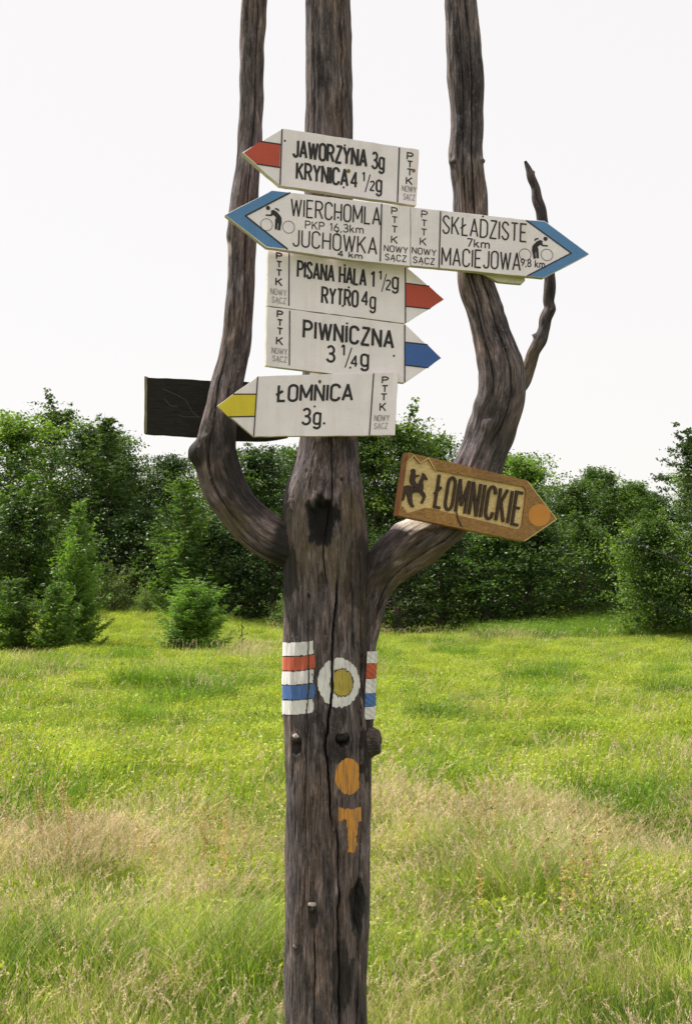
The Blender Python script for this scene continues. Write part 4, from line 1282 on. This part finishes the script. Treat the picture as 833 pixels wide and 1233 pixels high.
front = [
 (28, 585, 40, 0, 1.0, 'leafy bush tree at the left edge, above the smallest spruce'),
 (155, 600, 42, 1, 1.0, 'dark bushy tree right of the tall young spruce'),
 (215, 590, 41, 0, 1.0, 'bushy tree behind the wide young spruce'),
 (275, 610, 40, 1, 1.1, 'bushy tree under the bend of the left limb'),
 (325, 620, 40, 1, 1.0, 'dark bushy tree left of the trunk'),
 (380, 600, 41, 0, 1.0, 'bushy tree hidden behind the trunk'),
 (480, 630, 37.5, 1, 1.0, 'dark bushy tree under the right limb'),
 (530, 610, 38, 1, 1.1, 'dark bushy tree directly under the carved sign'),
 (585, 620, 37.5, 0, 1.1, 'dark bushy tree below the orange disc of the carved sign'),
 (640, 605, 38, 1, 1.1, 'bushy tree right of the carved sign, below its tip'),
 (695, 615, 37, 0, 1.0, 'bushy tree in the middle of the right wood edge')]
for px, top, Y, k, ws, lab in front:
    plant('bushy_tree', BUSH[k], 3.6, px, top, Y, ws * 1.2, lab, 'tree', 'bushy trees along the front of the wood', rot=rr.uniform(0, 6.28))
for i in range(22):                                        # deep in the wood, seen only through gaps
    px = -170 + i * 54 + rr.uniform(-15, 15)
    plant('tree', BL[rr.randrange(5)], 7.0, px, 575 + rr.uniform(-15, 20), 56 + rr.uniform(-4, 8), 1.15, 'tree deep in the wood, showing only through gaps between the front trees', 'tree', 'trees deep in the wood', rot=rr.uniform(0, 6.28))
for i, px in enumerate((-1150, -1040, -930, -820, -710, -600, -500, -410, -320, -230, -165, -105, -48, 905, 965, 1030, 1100, 1200, 1300, 1410, 1520, 1640, 1760)):
    plant('tree', BL[i % 5], 7.0, px, 540 + rr.uniform(-20, 20), 42 + rr.uniform(-2, 5), 1.1, 'tree of the wood edge beyond the side of the view', 'tree', 'trees beyond the sides of the view', rot=rr.uniform(0, 6.28))
for px, top, Y, k, ws, lab in ((128, 500, 43, 0, .95, 'large spruce with upturned boughs right of the tallest left tree'), (222, 568, 39.5, 1, .9, 'light green spruce rising behind the wide young spruce'),
                               (36, 560, 40, 1, .9, 'middle sized spruce at the left edge, behind the small young spruces'), (735, 568, 41, 0, .7, 'pointed dark spruce in the right of the wood edge')):
    plant('spruce_tree', BIGCON[k], 6.0, px, top, Y, ws, lab, 'tree', 'large spruces in the wood edge', rot=rr.uniform(0, 6.28))
plant('layered_tree', LAYER, 6.0, 846, 508, 31, .9, 'dark tree with layered boughs at the right edge, taller than its neighbours', 'tree', rot=1.0)
plant('bushy_tree', BEECH, 3.9, 793, 612, 32.5, 1.05, 'light green bushy tree standing out at the right, before the layered tree', 'tree', 'bushy trees along the front of the wood', rot=.4)
plant('spruce_tree', CON[0], 3.1, 94, 602, 29.0, .78, 'tallest young spruce standing in the meadow on the left', 'tree', 'young spruces in the meadow', rot=.5)
plant('spruce_tree', CON[2], 1.7, 14, 694, 28.0, 1.1, 'young spruce at the left edge of the photo', 'tree', 'young spruces in the meadow', rot=2.0)
plant('spruce_tree', CON[1], 2.4, 234, 688, 28.6, 1.4, 'wide young spruce just left of the signpost tree', 'tree', 'young spruces in the meadow', rot=3.0)
plant('spruce_tree', CON[2], 1.7, 68, 700, 27.8, .95, 'small spruce at the foot of the tallest young spruce', 'tree', 'young spruces in the meadow', rot=4.0)
M_PALEBUSH = leafy('pale_bush_leaves', (0.07, 0.12, 0.03), (0.20, 0.27, 0.08), .35, scale=1.0)
sb, st = broadleaf(51, H=1.2, R=.9, nb=26, tw=9, nl=24, leaf=.06, mat_=1, low=.02)
sb.materials[0] = M_PALEBUSH
for i, (px, top, Y, lab) in enumerate(((138, 668, 40, 'pale green low shrub between the young spruces'), (176, 694, 39, 'small pale shrub at the foot of the wood, left of the wide spruce'), (350, 700, 37.5, 'low shrub left of the trunk at the foot of the wood'))):
    plant('shrub', (sb, st), 1.6, px, top, Y, 1.0, lab, 'shrub', rot=i * 2.1)
# thin sapling with a few leaves by the wide spruce
sx = at(291, 690, 27.5)[0]
sg = float(ground_z(sx, 27.5))
sap = tag(empty('sapling', (sx, 27.5, sg)), 'thin bare sapling stem standing in the grass right of the wide young spruce', 'sapling')
tv, tf = tubes([(np.array([[0, 0, 0], [.02, 0, .35], [0, 0, .8]]), [.012, .009, .005]), (np.array([[0, 0, .45], [.10, 0, .6]]), [.005, .003]), (np.array([[0, 0, .55], [-.09, 0, .68]]), [.005, .003])])
mobj('stem', np_mesh('stem', tv, tf, True, [M_BARK]), sap)
rg = np.random.default_rng(8)
lc = np.array([[0, 0, .5]]) + rg.normal(size=(60, 3)) * [.06, .06, .16]
v, f, t = quads(lc, rand_unit(60, rg) * .03, rand_unit(60, rg) * .018, rg.random(60))
m = np_mesh('leaves', v, f, False, [M_LEAF[1]]); attr(m, 'tone', 'FLOAT', t); mobj('leaves', m, sap)

# ------------------------------------------------------------------ meadow grass
GRASS = leafy('meadow_grass', (0.05, 0.12, 0.02), (0.33, 0.40, 0.075), .44, warm=(0.66, 0.60, 0.33), scale=1.6, rough=.45, spec=.3, glow=(1.15, 1.2, .6))
STRAW = leafy('dry_seed_heads', (0.40, 0.31, 0.18), (0.64, 0.53, 0.36), .4, warm=(0.72, 0.58, 0.45), scale=1.5, glow=(1.05, 1, .8))
HERB = leafy('bright_low_herbs', (0.09, 0.175, 0.022), (0.36, 0.42, 0.055), .44, warm=(0.50, 0.50, 0.11), scale=1.7, glow=(1.15, 1.2, .5))
DARKH = leafy('dark_green_clumps', (0.06, 0.13, 0.018), (0.20, 0.30, 0.04), .40, scale=1.7)
SORREL = leafy('rusty_sorrel', (0.30, 0.20, 0.10), (0.50, 0.34, 0.18), .3)

def blades(rng, n, rad, h0, h1, w, lean=.25, seg=3):
    """curved tapering strips -> v, f (quads), tone"""
    a = rng.random(n) * 6.283
    r = rad * np.sqrt(rng.random(n))
    base = np.stack([r * np.cos(a), r * np.sin(a), np.full(n, -.02)], -1)
    h = rng.uniform(h0, h1, n)
    out = np.stack([np.cos(a), np.sin(a), 0 * a], -1) * rng.uniform(.02, .6, n)[:, None] + np.array([lean, 0, 0]) + rng.normal(size=(n, 3)) * [.28, .28, 0]
    face = rng.random(n) * 6.283
    side = np.stack([np.cos(face), np.sin(face), 0 * face], -1)
    V = []
    for k in range(seg + 1):
        t = k / seg
        c = base + np.stack([0 * h, 0 * h, h * t * (1 - .18 * t)], -1) + out * (h * t ** 2 * .75)[:, None]
        ww = w * (1 - t) ** .7 * rng.uniform(.8, 1.2) + .0004
        V += [c - side * ww / 2, c + side * ww / 2]
    v = np.stack(V, 1)                                       # n, 2(seg+1), 3
    f = np.array([[2 * k, 2 * k + 1, 2 * k + 3, 2 * k + 2] for k in range(seg)])
    F = (np.arange(n)[:, None, None] * (2 * seg + 2) + f[None]).reshape(-1, 4)
    tips = base + np.stack([0 * h, 0 * h, h * .82], -1) + out * (h * .75)[:, None]
    tone = np.repeat(rng.random(n), 2 * seg + 2)
    return v.reshape(-1, 3), F, tone, tips, out

def join(parts):
    V, Fc, T, MI, off = [], [], [], [], 0
    for v, f, t, mi in parts:
        V.append(v); Fc.append(f + off); T.append(t); MI.append(np.full(len(f), mi)); off += len(v)
    return np.vstack(V), np.vstack(Fc), np.concatenate(T), np.concatenate(MI)

def tuft_grass(seed, h0=.05, h1=.21, n=66, rad=.10, w=.0042, lean=.04):
    rng = np.random.default_rng(seed)
    v, f, t, _, _ = blades(rng, n, rad, h0, h1, w, lean)
    return join([(v, f, t, 0)]), [GRASS]

def tuft_seed(seed, n=16, rad=.11, h0=.14, h1=.32, lean=.08, head=.055, mats=None, wid=.0028):
    rng = np.random.default_rng(seed)
    v, f, t, tips, out = blades(rng, n, rad, h0, h1, .0017, lean)
    gv, gf, gt, _, _ = blades(rng, 30, rad, .10, .30, .0034, .08)
    C, A, B = [], [], []
    for p, o, in zip(tips, out):
        d = np.array([o[0] * 1.6, o[1] * 1.6, .8]); d /= np.linalg.norm(d)
        for k in range(18):
            tt = k / 17
            a = d + rng.normal(size=3) * .28; a /= np.linalg.norm(a)
            b = np.cross(a, rng.normal(size=3)); b /= np.linalg.norm(b)
            C.append(p + d * head * (tt - .45) + rng.normal(size=3) * .0045 * (1.15 - tt)); A.append(a * .0058); B.append(b * wid * .55)
    hv, hf, ht = quads(np.array(C), np.array(A), np.array(B), rng.random(len(C)))
    return join([(v, f, t, 1), (gv, gf, gt, 0), (hv, hf, ht, 1)]), mats or [GRASS, STRAW]

def tuft_herb(seed, n=100, rad=.20, h0=.04, h1=.17, leaf=.013, m=None, grass=60):
    rng = np.random.default_rng(seed)
    a = rng.random(n) * 6.283; r = rad * np.sqrt(rng.random(n))
    c = np.stack([r * np.cos(a), r * np.sin(a), rng.uniform(h0, h1, n) * (1 - .45 * (r / rad) ** 2)], -1)
    nm = rand_unit(n, rng, 1.0)
    ax = np.cross(nm, rand_unit(n, rng)); ax /= np.linalg.norm(ax, axis=1)[:, None]
    bx = np.cross(nm, ax)
    s = leaf * rng.uniform(.6, 1.2, n)
    v, f, t = quads(c, ax * s[:, None], bx * s[:, None] * .55, rng.random(n))
    gv, gf, gt, _, _ = blades(rng, grass, rad, h1 * .7, h1 * 1.5, .0055, .18, seg=2)
    return join([(v, f, t, 0), (gv, gf, gt, 0)]), [m or HERB]

lib = bpy.data.collections.new('grass_tufts')
KINDS = ([tuft_grass(i) for i in range(4)] + [tuft_seed(10 + i) for i in range(3)] + [tuft_herb(20 + i) for i in range(3)]
         + [tuft_herb(30, h1=.26, n=120, rad=.26, m=DARKH), tuft_herb(31, h1=.30, n=130, rad=.24, m=DARKH)]
         + [tuft_grass(40, .12, .26, 60, .20, .006, .2), tuft_seed(41, n=12, rad=.2, h0=.22, h1=.38, head=.07, wid=.005, lean=.2)]
         + [tuft_grass(50, .18, .34, 80, .13, .0038, .08)])
for i, ((v, f, t, mi), ms) in enumerate(KINDS):
    m = np_mesh('tuft', v, f, True, ms, mi)
    attr(m, 'tone', 'FLOAT', t)
    o = bpy.data.objects.new('tuft_%02d' % i, m)
    lib.objects.link(o)

def scatter_points():
    rng = np.random.default_rng(77)
    X, Y, K, SC = [], [], [], []
    def zone(y0, y1, dens, chooser, s0, s1, margin=1.5, slope=.33):
        ys = []
        area = (y1 - y0) * 2 * (margin + slope * (y0 + y1) / 2)
        n = int(area * dens)
        y = rng.uniform(y0, y1, n * 2); x = rng.uniform(-1, 1, n * 2) * (margin + slope * y1)
        k = np.abs(x) < margin + slope * y
        x, y = x[k][:n], y[k][:n]
        kk, sc = chooser(x, y, rng)
        ok = kk >= 0
        X.append(x[ok]); Y.append(y[ok]); K.append(kk[ok]); SC.append((rng.uniform(s0, s1, len(x)) * sc)[ok])
    def N(x, y, s, seed): return fbm(np.stack([x * s, y * s * .8, 0 * x], -1), 3, seed)
    def near(x, y, rng):
        n1 = N(x, y, 1.5, 101); n2 = N(x, y, 1.1, 131)
        r = rng.random(len(x))
        band = np.exp(-((y - 8.2) / 1.2) ** 2) * .25
        pseed = .13 + .55 * S(.30, .85, n1) + band
        kk = np.where(r < pseed, rng.integers(4, 7, len(x)), rng.integers(0, 4, len(x)))
        kk = np.where((n2 > .75) & (rng.random(len(x)) < .25), 14, kk)
        hb = S(6.2, 10.5, y + 1.8 * N(x, y, .45, 151))
        kk = np.where((rng.random(len(x)) < hb * .8) & (kk < 4), rng.integers(7, 10, len(x)), kk)
        sc = np.clip(.92 + .25 * n2 + .2 * S(.4, .9, n1), .5, 1.3)
        return kk, sc
    def mid(x, y, rng):
        n1 = N(x, y, .45, 151); n2 = N(x, y, .8, 171)
        r = rng.random(len(x))
        t = S(7.2, 13.0, y + 1.8 * n1)
        kk = np.where(r < t, rng.integers(7, 10, len(x)), rng.integers(0, 4, len(x)))
        pale = S(.6, 1.05, N(x, y, .55, 191)) * .45 + .12 * (1 - t) + .012
        r2 = rng.random(len(x))
        kk = np.where(r2 < pale, 13, kk)
        kk = np.where((r2 > pale) & (r2 < pale + .14), 12, kk)
        dk = N(x, y, 1.5, 211)
        kk = np.where((dk > 0.84) & (rng.random(len(x)) < .8), rng.integers(10, 12, len(x)), kk)
        return kk, 1 + .15 * n2 + .1 * (dk > 0.84)
    zone(1.2, 9.6, 190, near, .75, 1.15, 2.6, .36)
    zone(9.0, 20, 66, mid, .75, 1.25, 4.0, .38)
    zone(19, 36, 30, mid, .9, 1.3, 6.0, .42)
    zone(35, 52, 12, mid, 1.0, 1.5, 7.0, .45)
    # low green growth on the bank at the right foot of the wood
    n = 1500
    x = rng.uniform(3.2, 11, n); y = rng.uniform(32.0, 36.5, n)
    kk = np.where(rng.random(n) < .45, rng.integers(10, 12, n), rng.integers(7, 10, n))
    X.append(x); Y.append(y); K.append(kk); SC.append(rng.uniform(1.0, 1.7, n))
    x, y, k, s = map(np.concatenate, (X, Y, K, SC))
    clear = np.hypot(x - TREE0[0], y - D) > .13
    x, y, k, s = x[clear], y[clear], k[clear], s[clear]
    z = ground_z(x, y)
    m = bpy.data.meshes.new('meadow_grass')
    m.vertices.add(len(x))
    m.vertices.foreach_set('co', np.stack([x, y, z], -1).astype(np.float32).ravel())
    a = m.attributes.new('kind_index', 'INT', 'POINT'); a.data.foreach_set('value', k.astype(np.int32))
    attr(m, 'size', 'FLOAT', s)
    # the wind leans every tuft the same way, so they turn only a little
    attr(m, 'turn', 'FLOAT_VECTOR', np.stack([0 * x, 0 * x, rng.normal(size=len(x)) * .45], -1))
    return m
gm = scatter_points()
grass = mobj('meadow_grass', gm)
tag(grass, 'tall meadow grass with pale seed heads and bright low herbs', 'grass', kind='stuff')
ng = bpy.data.node_groups.new('scatter_tufts', 'GeometryNodeTree')
ng.interface.new_socket('Geometry', in_out='INPUT', socket_type='NodeSocketGeometry')
ng.interface.new_socket('Geometry', in_out='OUTPUT', socket_type='NodeSocketGeometry')
gi, go = ng.nodes.new('NodeGroupInput'), ng.nodes.new('NodeGroupOutput')
ci = ng.nodes.new('GeometryNodeCollectionInfo')
ci.inputs['Collection'].default_value = lib
ci.inputs['Separate Children'].default_value = True
ci.inputs['Reset Children'].default_value = True
ip = ng.nodes.new('GeometryNodeInstanceOnPoints')
ip.inputs['Pick Instance'].default_value = True
mp = ng.nodes.new('GeometryNodeMeshToPoints')
def named(nm, typ):
    q = ng.nodes.new('GeometryNodeInputNamedAttribute'); q.data_type = typ; q.inputs['Name'].default_value = nm
    return next(s for s in q.outputs if s.enabled and s.name == 'Attribute')
L = ng.links.new
L(gi.outputs[0], mp.inputs[0]); L(mp.outputs[0], ip.inputs['Points']); L(ci.outputs[0], ip.inputs['Instance'])
L(named('kind_index', 'INT'), ip.inputs['Instance Index'])
L(named('size', 'FLOAT'), ip.inputs['Scale'])
L(named('turn', 'FLOAT_VECTOR'), ip.inputs['Rotation'])
L(ip.outputs[0], go.inputs[0])
md = grass.modifiers.new('scatter', 'NODES'); md.node_group = ng

# rusty sorrel spikes, few and countable
def sorrel_meshes():
    rng = np.random.default_rng(5)
    v, f, t, tips, out = blades(rng, 5, .05, .45, .62, .003, .06)
    C, A, B = [], [], []
    for p in tips:
        for k in range(60):
            C.append(p + np.array([0, 0, -.16 * rng.random()]) + rng.normal(size=3) * .008)
            A.append(rand_unit(1, rng)[0] * .006); B.append(rand_unit(1, rng)[0] * .005)
    hv, hf, ht = quads(np.array(C), np.array(A), np.array(B), rng.random(len(C)))
    s = np_mesh('stem', v, f, True, [SORREL]); attr(s, 'tone', 'FLOAT', t)
    hs = []
    for k in range(5):
        h = np_mesh('flower_spike', hv[k * 240:(k + 1) * 240], hf[:60], True, [SORREL]); attr(h, 'tone', 'FLOAT', ht[:240]); hs.append(h)
    return s, hs
ss, sh = sorrel_meshes()
spots = [(246, 1040, 'rusty sorrel plant in the grass left of the trunk, upper of two'), (268, 1060, 'rusty sorrel plant in the grass left of the trunk, lower of two'),
         (52, 1010, 'rusty sorrel plant near the left edge of the meadow'), (85, 1030, 'reddish sorrel plant in the pale grass at left'),
         (571, 1040, 'small rusty sorrel plant right of the trunk'), (703, 1085, 'rusty sorrel plant in the right of the meadow'), (672, 1130, 'orange sorrel plant low in the right of the meadow')]
for px, py, lab in spots:
    Y = 1.6 / max(.05, (py + 40 - 690) / F_PX)
    x = at(px, py, Y)[0]
    e = tag(empty('sorrel_plant', (x, Y, float(ground_z(x, Y)))), lab, 'plant', 'rusty sorrel plants in the meadow')
    e.scale = (1.1, 1.1, 1.15)
    mobj('stem', ss, e); [mobj('flower_spike', h_, e) for h_ in sh]
